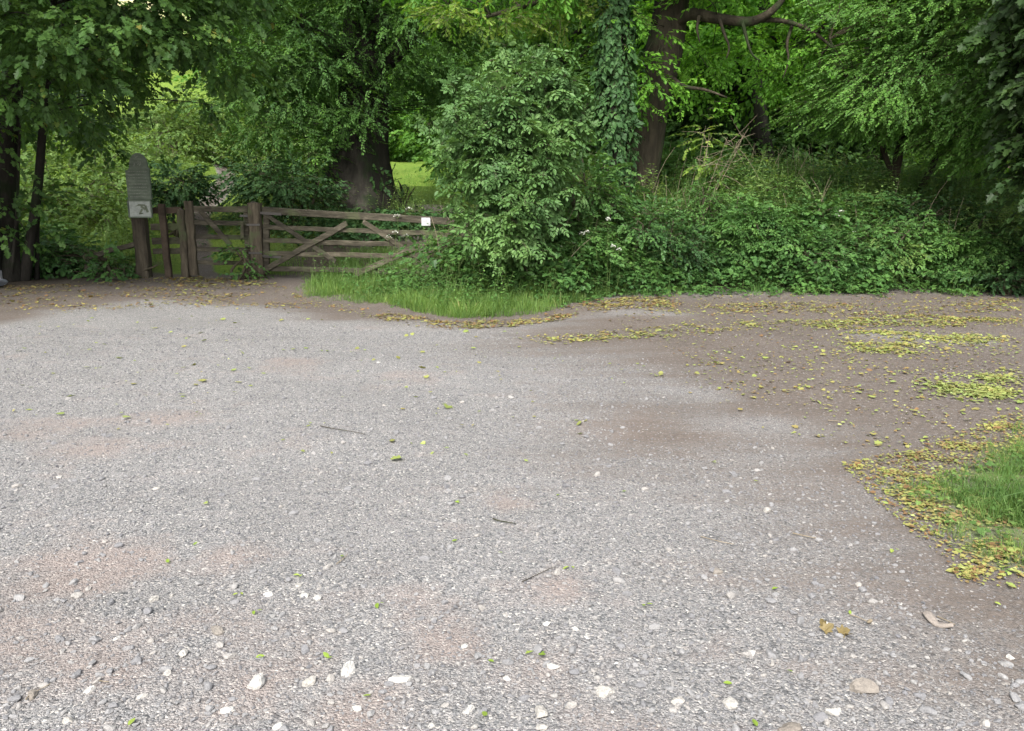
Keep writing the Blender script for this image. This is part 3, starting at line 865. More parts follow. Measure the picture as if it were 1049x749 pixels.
# ---- hazel with arching sprays on the right
def hazel_right():
    r = np.random.default_rng(105)
    b = base_pt(908, 15.0, -.1)
    t = thing('hazel_tree', 'leafy hazel on the right with a short leaning brown stem and arching sprays', 'tree', b)
    main = ([b, P(909, 215, 14.9), P(915, 190, 14.7), P(925, 140, 14.6), P(950, 60, 14.5), P(985, -40, 14.4), P(1010, -140, 14.4)], [.10, .09, .085, .08, .075, .06, .03], 10, 30, (.3, .2))
    two = ([b + np.array([.25, .25, 0]), P(945, 190, 15), P(985, 100, 14.9), P(1020, 10, 14.8)], [.07, .06, .05, .03], 8, 18, None)
    three = ([P(916, 185, 14.7), P(895, 130, 14.4), P(868, 80, 14.1), P(850, 40, 14)], [.05, .045, .035, .015], 8, 16, None)
    snag = ([P(917, 219, 14.6), P(935, 216, 14.2), P(955, 208, 13.9), P(968, 206, 13.8)], [.02, .016, .012, .008], 5, 8, None)
    tr = trunk_mesh(t, [main, two, three, snag], 'bark')
    bf = np.concatenate([line_pts(l[0], 12)[3:] for l in (main, two, three)])
    ells = [E(960, 55, 14.0, 1.5, 1.1, 1.15), E(890, 85, 14.0, .85, .9, .75), E(1010, 110, 13.6, 1.0, .9, 1.0), E(920, 10, 14.2, 1.3, 1.1, .9), E(862, 112, 14.4, .6, .7, .38), E(1000, -50, 14.2, 1.8, 1.4, .8), E(945, 122, 13.9, .8, .7, .4), E(1060, 40, 13.6, 1.1, 1.0, 1.3),
            E(990, 140, 14.2, .6, .6, .35)]
    c = grow_crown(t, ells, T['hazel'], 'hazel', 430, 21, .24, r, .35, .35, .4, (.45, .72), bf, .014, FL, bias=(-.9, -.2, 0))
    at_base(t, tr, c)


# ---- dark sycamore at the right edge, nearest
def sycamore_right():
    r = np.random.default_rng(106)
    b = base_pt(1078, 12.2, -.08)
    t = thing('sycamore_tree', 'dark sycamore at the right edge with large drooping leaves close to the camera', 'tree', b)
    main = ([b, P(1076, 220, 12.2), P(1074, 120, 12.2), P(1070, -20, 12.2), P(1060, -220, 12.3)], [.17, .155, .15, .13, .07], 12, 30, (.3, .3))
    two = ([b + np.array([-.3, .3, 0]), P(1056, 220, 12.3), P(1045, 140, 12.3), P(1040, 40, 12.2)], [.06, .055, .05, .03], 8, 14, (.2, .2))
    tr = trunk_mesh(t, [main, two], 'bark_dark')
    bf = np.concatenate([line_pts(l[0], 12)[3:] for l in (main, two)])
    ells = [E(1070, 245, 11.9, .38, .4, .4), E(1060, 60, 11.6, .4, .5, .6), E(1110, 75, 11.2, .65, .8, 1.1), E(1078, 175, 11.3, .42, .5, .5), E(1123, 200, 11.2, .6, .6, .6), E(1128, -30, 11.4, 1.3, 1.3, .9), E(1148, 100, 11.3, .9, 1, 1.3), E(1063, 20, 11.8, .45, .6, .45), E(1170, -90, 11.4, 1.2, 1.0, .7), E(1098, 130, 11.6, .5, .5, .5)]
    c = grow_crown(t, ells, T['maplebig'], 'shademaple', 200, 13, .22, r, .3, .55, .6, (.6, .9), bf, .014, FL, 'bark_dark', rnd=(0, .9))
    at_base(t, tr, c)


# ---- elder bush in the middle
def elder():
    r = np.random.default_rng(107)
    b = base_pt(540, 12.0, -.05)
    t = thing('elder_bush', 'tall bluish-green elder bush hiding the right end of the field gate', 'shrub', b)
    stems = []
    for top in (P(548, 90, 12), P(500, 120, 11.7), P(590, 130, 12), P(470, 160, 11.8), P(570, 80, 12.3), P(520, 170, 11.4)):
        p0 = b + np.array([r.normal(0, .12), r.normal(0, .12), 0])
        stems.append(([p0, p0 * .6 + top * .4 + np.array([r.normal(0, .12), 0, .1]), top], [.038, .03, .012], 7, 12, None))
    tr = trunk_mesh(t, stems, 'twig', 'stem')
    bf = np.concatenate([line_pts(s[0], 10)[2:] for s in stems])
    ells = [E(521, 115, 11.8, 0.42, 0.50, 0.36), E(511, 155, 11.5, 0.35, 0.50, 0.41), E(545, 165, 11.6, 0.35, 0.50, 0.50), E(530, 205, 11.4, 0.42, 0.45, 0.41), E(538, 82, 12.1, 0.27, 0.41, 0.22), E(490, 122, 11.7, 0.20, 0.32, 0.18), E(534, 245, 11.3, 0.35, 0.36, 0.23), E(476, 135, 11.6, 0.13, 0.27, 0.13), E(566, 110, 12.0, 0.25, 0.41, 0.32), E(488, 175, 11.6, 0.17, 0.27, 0.20)]
    ells += [E(465, 128, 11.5, 0.08, 0.18, 0.05), E(459, 148, 11.5, 0.07, 0.18, 0.05), E(478, 108, 11.7, 0.08, 0.18, 0.07), E(504, 88, 11.8, 0.08, 0.18, 0.07), E(530, 62, 12.0, 0.08, 0.18, 0.09), E(556, 72, 12.0, 0.10, 0.18, 0.09), E(471, 190, 11.4, 0.08, 0.18, 0.07), E(581, 90, 12.0, 0.10, 0.18, 0.11), E(577, 140, 12.0, 0.17, 0.27, 0.18), E(485, 225, 11.3, 0.10, 0.18, 0.09)]
    c = grow_crown(t, ells, T['elder'], 'elder', 190, 8, .13, r, .45, .25, 1.0, (.36, .80), bf, .009, FL, roll=.6)
    at_base(t, tr, c)


def shrub(name, label, px, py, Y, rad, tp, lm, n, per, cr, seed, scale=(.8, 1.2), group=None, cat='shrub', base_dx=0, extra=()):
    r = np.random.default_rng(seed)
    b = base_pt(px + base_dx, Y, -.05)
    t = thing(name, label, cat, b, group)
    c0 = P(px, py, Y)
    stems = []
    for k in range(5):
        top = c0 + np.array([r.normal(0, rad[0] * .5), r.normal(0, rad[1] * .4), r.uniform(-.2, .6) * rad[2]])
        stems.append(([b + np.array([r.normal(0, .1), r.normal(0, .1), 0]), (b + top) / 2 + np.array([r.normal(0, .1), 0, 0]), top], [.035, .026, .01], 6, 9, None))
    tr = trunk_mesh(t, stems, 'twig', 'stem')
    bf = np.concatenate([line_pts(s[0], 8)[2:] for s in stems])
    c = grow_crown(t, [(c0, rad)] + [E(*e) for e in extra], T[tp], lm, n, per, cr, r, .4, .25, .6, scale, bf, .010, FL, name='foliage')
    at_base(t, tr, c)


def shrubs():
    shrub('hawthorn_bush', 'tangled hawthorn bush between the elder bush and the ivy-covered trunk', 603, 200, 13.0, (.45, .5, .42), 'shrub', 'nettle', 46, 10, .18, 201, (.5, .85), extra=((590, 240, 12.6, .5, .5, .3), (590, 160, 13.2, .25, .3, .25)))
    shrub('undergrowth_shrub', 'dark bush filling the ground left of the flared trunk', 298, 192, 18.0, (.75, .6, .42), 'shrub', 'undershrub', 56, 14, .2, 202, (.6, .95), extra=((262, 185, 18.6, .5, .6, .5),))
    shrub('elder_shrub', 'small dark bush behind the notice board above the wicket gate', 182, 192, 17.5, (.45, .5, .30), 'shrub', 'undershrub', 30, 12, .15, 203, (.6, .95))
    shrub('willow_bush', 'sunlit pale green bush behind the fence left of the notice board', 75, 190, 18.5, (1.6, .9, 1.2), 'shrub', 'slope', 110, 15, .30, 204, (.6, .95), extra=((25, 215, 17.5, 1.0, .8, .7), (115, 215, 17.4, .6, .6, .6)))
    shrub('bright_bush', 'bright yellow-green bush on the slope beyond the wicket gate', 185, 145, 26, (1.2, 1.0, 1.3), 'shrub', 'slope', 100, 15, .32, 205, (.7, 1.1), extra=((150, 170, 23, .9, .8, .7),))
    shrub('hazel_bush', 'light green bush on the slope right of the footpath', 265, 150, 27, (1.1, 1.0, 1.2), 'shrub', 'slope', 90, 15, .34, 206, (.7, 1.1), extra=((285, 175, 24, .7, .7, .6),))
    shrub('gate_weed', 'leafy green weed growing against the foot of the wicket gate', 246, 262, 14.35, (.17, .15, .24), 'shrub', 'nettle', 12, 7, .07, 207, (.5, .75), cat='plant', extra=((250, 279, 14.3, .25, .2, .07),))
    shrub('tall_weed', 'clump of tall pale weeds in front of the right half of the field gate', 448, 262, 12.7, (.32, .3, .22), 'shrub', 'nettle', 24, 8, .1, 216, (.4, .7), cat='plant', extra=((425, 278, 12.8, .3, .3, .12), (478, 250, 12.2, .16, .2, .2)))
    shrub('low_bramble', 'low dark bramble at the foot of the notice board post', 118, 275, 14.7, (.75, .35, .2), 'shrub', 'bramble', 40, 10, .11, 208, (.7, 1.0), cat='plant', extra=((60, 268, 15.2, .9, .5, .35),))
    shrub('roadside_bramble', 'low bramble at the foot of the leftmost tree', 20, 262, 15.2, (.9, .6, .4), 'shrub', 'bramble', 46, 11, .16, 209, cat='plant')
    shrub('sapling', 'thin sapling with pale leaves left of the big flared trunk', 322, 165, 19.2, (.25, .3, .5), 'beech', 'hazel', 14, 9, .2, 210, cat='sapling')
    shrub('meadow_weed', 'tall dark weed against the bright field right of the flared trunk', 412, 190, 21, (.35, .2, .3), 'shrub', 'ivy', 7, 5, .10, 211, (.5, .8), cat='plant')
    shrub('field_edge_bush', 'green bush right of the bright field behind the elder bush', 520, 150, 19.5, (1.1, 1.0, 1.3), 'shrub', 'beech', 80, 14, .32, 212, extra=((560, 120, 19, 1.2, .9, 1.4),))
    shrub('bank_bush', 'bushy growth on top of the hedge bank left of the dark hollow', 700, 185, 17, (.8, .6, .5), 'shrub', 'nettle', 50, 12, .22, 213)
    shrub('light_bush', 'light green bush showing under the hazel at the right', 975, 195, 17.2, (.9, .7, .6), 'shrub', 'bright', 60, 12, .22, 214, extra=((1010, 185, 16.6, .6, .6, .6),))
    kinds = [('shrub', 'bramble'), ('maple', 'bramble'), ('hazel', 'slope'), ('elder', 'nettle'), ('shrub', 'undershrub'), ('hazel', 'nettle')]
    for k, (px, py, Y, w, h) in enumerate(((665, 235, 12.9, .55, .40), (722, 215, 13.8, .6, .42), (700, 255, 13.0, .45, .28), (770, 240, 13.2, .55, .40), (800, 205, 14.8, .6, .42), (845, 228, 13.8, .6, .42), (765, 258, 13.2, .5, .24),
            (835, 262, 12.8, .55, .26), (905, 248, 13.0, .55, .38), (950, 225, 13.9, .55, .38), (985, 262, 12.7, .55, .30), (905, 262, 13.1, .45, .22), (1010, 235, 13.2, .5, .4), (870, 195, 15.6, .7, .45), (745, 190, 15.6, .6, .4), (1040, 268, 12.5, .5, .3), (1035, 285, 12.2, .45, .18))):
        tp, lm = kinds[(k * 5 + k // 6) % 6]
        shrub('bramble_bush', 'leafy bush of brambles and saplings mounding out of the hedge bank', px, py, Y, (w, .45, h), tp, lm, int(62 * w), 12, .13, 230 + k, (.36, .66), group='bushes mounding out of the hedge bank')
    # dead twiggy bush
    r = np.random.default_rng(220)
    b = base_pt(712, 14.6)
    t = thing('dead_bush', 'bare pale twiggy bush sticking up from the hedge right of the oak trunk', 'shrub', b)
    g = Geo()
    for k in range(5):
        top = P(r.uniform(700, 775), r.uniform(125, 160), 14.4 + r.normal(0, .3))
        mid = b * .5 + top * .5 + np.array([r.normal(0, .12), 0, .1])
        pts = smooth_path([b + r.normal(0, .05, 3), mid, top], 9)
        tube(g, pts, np.linspace(.008, .0025, 9), 4, 0, wob=.1, seed=k)
        for q in range(9):
            s0 = pts[r.integers(4, 8)]
            tube(g, bez(s0, s0 + r.normal(0, .1, 3) + [0, 0, .05], s0 + r.normal(0, .22, 3) + np.array([.12, 0, .06]), 5), np.linspace(.006, .002, 5), 4, 0)
    st = g.build('branch', M['deadtwig'], t)
    g = Geo()
    C, Pp, D = clump_points([E(740, 168, 14.4, .4, .3, .15), E(715, 140, 14.5, .3, .3, .2)], 12, 4, .1, r)
    place(g, T['shrub'], Pp, D, r.uniform(.5, .8, len(Pp)), r)
    fo = g.build('foliage', [M['oakpale'], M['deadtwig']], t)
    at_base(t, st, fo)


# ---- trees in the wood behind
def wood_tree(seed, lm, tp, height, width, low, label, px, Y, group='trees in the wood behind', cl=95, per=22):
    r = np.random.default_rng(seed)
    b = base_pt(px, Y, -.2)
    t = thing('woodland_tree', label, 'tree', b, group)
    top = b + np.array([r.normal(0, .5), r.normal(0, .5), height])
    main = ([b, b * .6 + top * .4 + np.array([r.normal(0, .3), 0, 0]), top], [.28, .2, .05], 10, 20, (.5, .4))
    limbs = []
    for k in range(7):
        u = r.uniform(.25, .8); p0 = b * (1 - u) + top * u; a = r.uniform(0, 6.28)
        e = p0 + np.array([math.cos(a), math.sin(a), .45]) * width * r.uniform(.5, .8)
        limbs.append(([p0, (p0 + e) / 2 + np.array([0, 0, -.1]), e], [.10, .07, .03], 6, 9, None))
    tr = trunk_mesh(t, [main] + limbs, 'bark_dark')
    ells = []
    z = low
    while z < height * 1.02:
        u = (z - low) / (height - low + .01)
        w = width * (0.55 + .6 * math.sin(math.pi * min(1, .25 + .7 * u)))
        for q in range(2):
            ells.append((b + np.array([r.normal(0, width * .3), r.normal(0, width * .25), z + r.normal(0, .4)]), (w * r.uniform(.6, .85), w * r.uniform(.55, .8), 1.3)))
        z += 1.7
    bf = np.concatenate([line_pts(main[0], 12)[3:]] + [line_pts(l[0], 5) for l in limbs])
    c = grow_crown(t, ells, T[tp], lm, cl, per, .42, r, .4, .3, .5, (.8, 1.3), bf, .02, FL, 'bark_dark', maxbr=60)
    at_base(t, tr, c)
    return t


def copy_tree(t, px, Y, label, rot, sc):
    c = t.copy(); COL.objects.link(c)
    b = base_pt(px, Y, -.2)
    c.location = tuple(b); c.rotation_euler = (0, 0, rot); c.scale = (sc[0], sc[0], sc[1])
    c['label'] = label
    for ch in t.children:
        d = ch.copy(); COL.objects.link(d); d.parent = c
        d.location = ch.location.copy()
    return c


def woodland():
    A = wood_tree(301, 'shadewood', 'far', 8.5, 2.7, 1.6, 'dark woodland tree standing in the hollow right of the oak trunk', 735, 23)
    B = wood_tree(302, 'oak', 'far', 9, 2.9, 3.9, 'bright-leaved woodland tree seen just under the bent oak limb', 790, 20.5)
    Cc = wood_tree(303, 'beech', 'far', 9, 2.8, 1.6, 'woodland tree behind the elder bush, left of the ivy-covered trunk', 585, 24)
    for (src, px, Y, lab, rot, sc) in (
            (A, 850, 24, 'shaded woodland tree right of the dark hollow, behind the hazel', 1.1, (1, 1.05)),
            (A, 680, 27, 'woodland tree directly behind the oak trunk', 2.3, (1.05, 1.1)),
            (A, 800, 30, 'woodland tree at the back of the dark hollow', 3.9, (1.1, 1.1)),
            (A, 960, 25, 'woodland tree behind the hazel at the right', 4.4, (1.05, 1.05)),
            (Cc, 1040, 22, 'woodland tree at the far right behind the dark sycamore', 0.8, (1, 1)),
            (B, 900, 29, 'woodland tree with light leaves above the hazel', 2.0, (1.1, 1.15)),
            (Cc, 520, 31, 'woodland tree right of the bright field, behind the elder bush', 2.6, (1.1, 1.1)),
            (Cc, 455, 56, 'woodland tree whose boughs hang over the bright field', 4.2, (1.1, 1.1)),
            (A, 1120, 27, 'woodland tree beyond the right edge of the hedge', 5.2, (1.1, 1.1)),
            (Cc, 640, 34, 'distant woodland tree behind the ivy-covered trunk', 1.4, (1.2, 1.2)),
            (Cc, 80, 31, 'woodland tree on the slope above the notice board', 3.3, (1, .95)),
            (A, 30, 26, 'woodland tree on the slope behind the leftmost maple', 0.4, (1, 1)),
            (B, -60, 23, 'woodland tree at the far left behind the maple', 1.9, (1, 1)),
            (Cc, 285, 33, 'woodland tree on the slope left of the big flared trunk', 5.5, (.95, .95)),
            (A, 325, 52, 'woodland tree beyond the flared trunk on its left', 2.9, (1.1, 1.05)),
            (B, 395, 58, 'pale woodland tree at the far side of the bright field', 4.9, (1.2, 1.2))):
        copy_tree(src, px, Y, lab, rot, sc)
    # the far wood that reads as one mass
    r = np.random.default_rng(310)
    g = Geo()
    ells = []
    for k in range(150):
        px = r.uniform(-250, 1300)
        if 105 < px < 235: continue
        Y = r.uniform(50, 72)
        c = P(px, 190, Y); gz = Hs(c[0], Y)
        for h in (1.8, 5.0, 8.5, 12):
            ells.append((np.array([c[0] + r.normal(0, .6), Y, gz + h * r.uniform(.8, 1.15)]), (3.4, 2.6, 2.6)))
    C, Pp, D = clump_points(ells, 2600, 13, .8, r, .5, .25, .5)
    place(g, T['vfar'], Pp, D, r.uniform(.8, 1.4, len(Pp)), r)
    o = g.build('woodland', [M['wood'], M['twig']])
    tag(o, 'green wood closing the view far behind the field', 'woodland', kind='stuff')


#%%LOW
def stalk_tpl(kind, h, n, size, seed, lean=.15):
    """upright stem with leaf pairs (nettle-like)"""
    r = np.random.default_rng(seed); t = Tpl()
    a0 = r.uniform(0, 6.28)
    cv = lambda u: np.array([lean * h * u * u * math.cos(a0), lean * h * u * u * math.sin(a0), h * u])
    add_twig(t, [cv(0), cv(.5), cv(1)], .004, .002)
    for k in range(n):
        u = .25 + .75 * k / (n - 1); az = a0 + k * 1.57 + r.normal(0, .3)
        for q in (0, math.pi):
            d = np.array([math.cos(az + q), math.sin(az + q), .1 - .5 * (1 - u) + r.normal(0, .15)])
            s = size * (1.15 - .55 * u) * r.uniform(.8, 1.2)
            add_leaf(t, kind, cv(u) + nrm(d) * s * .2, d, np.array([d[0] * -.2 + r.normal(0, .2), d[1] * -.2 + r.normal(0, .2), 1]), s, r)
    return t.done()


def arch_tpl(kind, L, n, size, seed):
    """arching stem with leaf triples"""
    r = np.random.default_rng(seed); t = Tpl()
    cv = lambda u: np.array([L * u, .1 * L * math.sin(3 * u), L * (.75 * u - .75 * u * u)])
    add_twig(t, [cv(u) for u in np.linspace(0, 1, 5)], .004, .002)
    for k in range(n):
        u = .12 + .88 * k / (n - 1); az = (1 if k % 2 else -1) * r.uniform(.4, 1.3)
        b = cv(u); sd = np.array([math.cos(az), math.sin(az), .35])
        p = b + sd * size * .7
        for q in (-.9, 0, .9):
            d = np.array([math.cos(az + q), math.sin(az + q), -.25 + r.normal(0, .15)])
            add_leaf(t, kind, p, d, np.array([r.normal(0, .25), r.normal(0, .25), 1]), size * r.uniform(.8, 1.1) * (1.1 if q == 0 else .9), r)
    return t.done()


def rosette_tpl(kind, n, size, h, seed):
    """seedling: leaves on long stalks, facing up and outward"""
    r = np.random.default_rng(seed); t = Tpl()
    for k in range(n):
        az = k / n * 6.28 + r.normal(0, .3); l = r.uniform(.3, .9) * size * 1.6; z = h * r.uniform(.35, 1)
        p = np.array([math.cos(az) * l, math.sin(az) * l, z])
        add_twig(t, [np.array([0, 0, 0]), p * .6 + np.array([0, 0, z * .3]), p], .003, .002)
        d = np.array([math.cos(az), math.sin(az), -.35 + r.normal(0, .2)])
        add_leaf(t, kind, p, d, np.array([math.cos(az) * .4, math.sin(az) * .4 - .25, 1]), size * r.uniform(.7, 1.15), r)
    return t.done()


def grass_tpl(n, h, seed, spread=.05, w=.0035):
    r = np.random.default_rng(seed); t = Tpl()
    for k in range(n):
        a = r.uniform(0, 6.28); b = np.array([r.normal(0, spread), r.normal(0, spread), 0])
        hh = h * r.uniform(.5, 1.15); ben = r.uniform(.15, .8)
        d = np.array([math.cos(a), math.sin(a), 0]); s = np.array([-math.sin(a), math.cos(a), 0])
        V = []
        for u, ww in ((0, 1), (.45, .9), (.8, .55)):
            c = b + d * ben * hh * u * u * .8 + np.array([0, 0, hh * (u - .25 * ben * u * u)])
            V += [c - s * w * ww, c + s * w * ww]
        V.append(b + d * ben * hh * .8 + np.array([0, 0, hh * (1 - .32 * ben)]))
        t.add(V, [0, 1, 3, 2, 2, 3, 5, 4, 4, 5, 6], [4, 4, 3], 0, r.uniform())
    return t.done()


def scatter_poly(poly, n, r, fn=None):
    lo = poly.min(0); hi = poly.max(0); out = []
    tot = 0
    while tot < n:
        q = r.uniform(lo, hi, (n * 3, 2))
        k = poly_sd(poly, q[:, 0], q[:, 1]) > 0
        if fn is not None:
            k &= r.uniform(0, 1, len(q)) < fn(q[:, 0], q[:, 1])
        q = q[k]; out.append(q); tot += len(q)
        if len(q) == 0: break
    return np.concatenate(out)[:n]


def on_ground(q, dz=0):
    return np.concatenate([q, (H(q[:, 0], q[:, 1]) + dz)[:, None]], 1)


def rand_dirs(n, r, z=0.):
    a = r.uniform(0, 6.28, n)
    return np.stack([np.cos(a), np.sin(a), np.full(n, z)], -1)


def front_y(x):
    return hedge_y(x) + (fbm(x, x * 0 + 3., 1.3, 15, 3) - .45) * 1.1 + 0.75 * (1 - sstep(.1, 1.5, x))


def low_plants():
    r = np.random.default_rng(400)
    # nettles and tall herbs over the bank
    T['nettle'] = [stalk_tpl('oval', .8, 8, .085, s, .25) for s in range(8)]
    T['bramble'] = [arch_tpl('heart', .65, 8, .066, s) for s in range(10, 16)]
    T['seedling'] = [rosette_tpl('maple', 6, .095, .30, s) for s in range(20, 26)]
    T['grass'] = [grass_tpl(11, .24, s) for s in range(30, 36)]
    T['grasslong'] = [grass_tpl(8, .55, s, .06, .004) for s in range(36, 40)]
    bankp = np.array([[-1.2, 11.2]] + [list(q) for q in HEDGE] + [[9.5, 18.8], [2, 19.2], [-.6, 17.0], [-1.2, 13.5]])
    q = scatter_poly(bankp, 6000, r, lambda x, y: sstep(.15, .9, y - front_y(x)) * (.25 + .75 * (vnoise(x, y, 1.3, 3) > .38)))
    g = Geo(); p = on_ground(q, -.03)
    d = rand_dirs(len(q), r)
    place(g, T['nettle'], p, d, r.uniform(.6, 1.2, len(q)) * (.35 + .95 * vnoise(q[:, 0], q[:, 1], 1.1, 8)) * (.75 + .4 * sstep(.3, 2.4, q[:, 1] - hedge_y(q[:, 0]))), r, .12)
    tag(g.build('nettles', [M['nettle'], M['stem']]), 'green nettles and tall herbs growing over the hedge bank', 'nettles', kind='stuff')
    q = scatter_poly(bankp, 3600, r, lambda x, y: sstep(1.0, 2.0, y - hedge_y(x)) * (.2 + .8 * (vnoise(x, y, 1.1, 23) > .4)))
    g = Geo()
    k = 900
    place(g, T['grasslong'], on_ground(q[:k], .25), rand_dirs(k, r), r.uniform(.7, 1.3, k), r, .3)
    place(g, T['nettle'], on_ground(q[k:], .05), rand_dirs(len(q) - k, r), r.uniform(.75, 1.3, len(q) - k) * (.55 + .7 * vnoise(q[k:, 0], q[k:, 1], 1.0, 9)), r, .2)
    tag(g.build('tall_grass', [M['slope'], M['stem']]), 'pale tall grass and herbs on top of the hedge bank', 'tall grass', kind='stuff')
    g = Geo()
    q = scatter_poly(bankp, 170, r, lambda x, y: sstep(.4, 1.2, y - hedge_y(x)) * (vnoise(x, y, 1.2, 51) > .4))
    for (x, y), z in zip(q, H(q[:, 0], q[:, 1])):
        h = r.uniform(.7, 1.35); a = r.uniform(0, 6.28); l = r.uniform(.05, .45)
        b0 = np.array([x, y, z]); tp_ = b0 + [math.cos(a) * l, math.sin(a) * l * .5, h]
        tube(g, bez(b0, b0 + [0, 0, h * .6], tp_, 6), np.linspace(.006, .0025, 6), 4)
    tag(g.build('dry_stalks', [M['deadtwig']]), 'dry pale stalks standing among the hedge bank herbs', 'dry stalks', kind='stuff')
    # brambles and seedlings along the front
    g = Geo()
    q = scatter_poly(bankp, 2300, r, lambda x, y: sstep(.05, .35, y - front_y(x)) * (1 - .85 * sstep(1.0, 2.2, y - hedge_y(x))))
    dirs = rand_dirs(len(q), r) + np.array([0, -.7, 0])
    pz = on_ground(q, .02); pz[:, 2] += r.uniform(0, .75, len(q)) * sstep(.1, .8, q[:, 1] - hedge_y(q[:, 0])) * (.2 + 1.1 * vnoise(q[:, 0], q[:, 1], 1.4, 61))
    place(g, T['bramble'], pz, dirs, r.uniform(.55, 1.1, len(q)), r, .3)
    q = scatter_poly(bankp, 1500, r, lambda x, y: sstep(-.02, .2, y - front_y(x)) * (1 - sstep(.6, 1.5, y - hedge_y(x))) * (.4 + .6 * sstep(-.5, 2, x)))
    pz = on_ground(q, 0); pz[:, 2] += r.uniform(0, .6, len(q)) * sstep(.1, .8, q[:, 1] - hedge_y(q[:, 0]))
    place(g, T['seedling'], pz, rand_dirs(len(q), r), r.uniform(.6, 1.2, len(q)), r, .25)
    tag(g.build('brambles', [M['bramble'], M['stem']]), 'dark brambles and maple seedlings along the foot of the hedge bank', 'brambles', kind='stuff')
    # stragglers creeping out over the soil
    g = Geo()
    xs_ = r.uniform(.4, 8.6, 420); ys_ = front_y(xs_) - np.abs(r.normal(0, .22, 420)) * (vnoise(xs_, xs_ * 0, 2.2, 88) > .35) + .1
    qq = np.stack([xs_, ys_], -1)
    place(g, T['seedling'], on_ground(qq[:170], -.03), rand_dirs(170, r), r.uniform(.3, .8, 170), r, .3)
    place(g, T['bramble'], on_ground(qq[170:270], 0), rand_dirs(100, r) + np.array([0, -.9, 0]), r.uniform(.4, .8, 100), r, .3)
    place(g, T['grass'], on_ground(qq[270:], -.01), rand_dirs(150, r), r.uniform(.4, 1.0, 150), r, .3)
    tag(g.build('straggling_weeds', [M['nettle'], M['stem']]), 'small weeds and grass creeping from the hedge foot onto the soil', 'weeds', kind='stuff')
    # rank growth round the foot of the elder bush
    g = Geo()
    ew = np.array([G(470, 300)[:2], G(520, 305)[:2], G(600, 301)[:2], G(660, 300)[:2], [2.2, 13.2], [-1.0, 13.0]])
    q = scatter_poly(ew, 1100, r, lambda x, y: .3 + .7 * (vnoise(x, y, 2.0, 71) > .4))
    place(g, T['nettle'], on_ground(q, -.03), rand_dirs(len(q), r), r.uniform(.45, 1.05, len(q)) * (.5 + .6 * sstep(10.6, 11.6, q[:, 1])), r, .15)
    q = scatter_poly(ew, 500, r)
    pz = on_ground(q, 0); pz[:, 2] += r.uniform(0, .5, len(q)) * sstep(10.6, 11.4, q[:, 1])
    place(g, T['bramble'], pz, rand_dirs(len(q), r) + np.array([0, -.6, 0]), r.uniform(.55, 1.0, len(q)), r, .3)
    tag(g.build('rank_weeds', [M['bramble'], M['stem']]), 'rank green weeds crowding the foot of the elder bush', 'weeds', kind='stuff')
    # verge in front of the gate
    g = Geo()
    q = scatter_poly(VERGE, 4200, r, lambda x, y: sstep(-.02, .3, poly_sd(VERGE, x, y)) * (.12 + .88 * (fbm(x, y, 1.9, 6, 3) > .42)))
    place(g, T['grass'], on_ground(q, -.01), rand_dirs(len(q), r), r.uniform(.3, .95, len(q)) * (.4 + .6 * sstep(0, .5, poly_sd(VERGE, q[:, 0], q[:, 1]))), r, .3)
    strip = GP([(400, 312), (430, 319), (470, 325), (545, 322), (612, 305), (640, 300), (600, 296), (520, 303), (450, 300)])
    q = scatter_poly(strip, 2200, r, lambda x, y: .25 + .75 * (fbm(x, y, 2.2, 66, 3) > .42))
    place(g, T['grass'], on_ground(q, -.01), rand_dirs(len(q), r), r.uniform(.35, 1.05, len(q)), r, .3)
    q = scatter_poly(VERGE, 260, r, lambda x, y: sstep(.15, .5, poly_sd(VERGE, x, y)) * (vnoise(x, y, 1.4, 16) > .5))
    place(g, T['grasslong'], on_ground(q, -.01), rand_dirs(len(q), r), r.uniform(.5, .9, len(q)), r, .2)
    tag(g.build('verge_grass', [M['grass'], M['stem']]), 'fresh green grass on the verge in front of the field gate', 'grass', kind='stuff')
    # low weeds among the grass
    g = Geo()
    q = scatter_poly(VERGE, 520, r, lambda x, y: sstep(.2, .6, poly_sd(VERGE, x, y)) * sstep(-3.6, -.8, x + 1.2 * (vnoise(x, y, 1.2, 5) - .5)))
    place(g, T['nettle'], on_ground(q, -.02), rand_dirs(len(q), r), r.uniform(.3, .75, len(q)), r, .15)
    q = scatter_poly(VERGE, 200, r, lambda x, y: sstep(.5, .9, poly_sd(VERGE, x, y)) * sstep(-2.6, -1.0, x))
    place(g, T['bramble'], on_ground(q, 0), rand_dirs(len(q), r), r.uniform(.5, .9, len(q)), r, .2)
    tag(g.build('verge_weeds', [M['nettle'], M['stem']]), 'leafy weeds among the verge grass below the elder bush', 'weeds', kind='stuff')
    # near grass clump at the right edge
    g = Geo()
    q = scatter_poly(TUFT, 2600, r, lambda x, y: sstep(-.05, .6, poly_sd(TUFT, x, y)) * (.10 + .90 * (fbm(x, y, 2.4, 26, 3) > .46)))
    q = q[q[:, 0] < 6.5]
    place(g, T['grass'], on_ground(q, -.01), rand_dirs(len(q), r), r.uniform(.25, .85, len(q)) * (.45 + .5 * sstep(.1, 1.0, poly_sd(TUFT, q[:, 0], q[:, 1]))), r, .35)
    q = scatter_poly(TUFT, 110, r, lambda x, y: sstep(.3, .9, poly_sd(TUFT, x, y)) * (fbm(x, y, 2.4, 26, 3) > .5))
    q = q[q[:, 0] < 6.5]
    place(g, T['grasslong'], on_ground(q, -.02), rand_dirs(len(q), r), r.uniform(.35, .65, len(q)), r, .5)
    q = scatter_poly(TUFT, 420, r, lambda x, y: sstep(.05, .5, poly_sd(TUFT, x, y)))
    q = q[q[:, 0] < 6]
    place(g, T['seedling'], on_ground(q, -.005), rand_dirs(len(q), r), r.uniform(.12, .32, len(q)), r, .3)
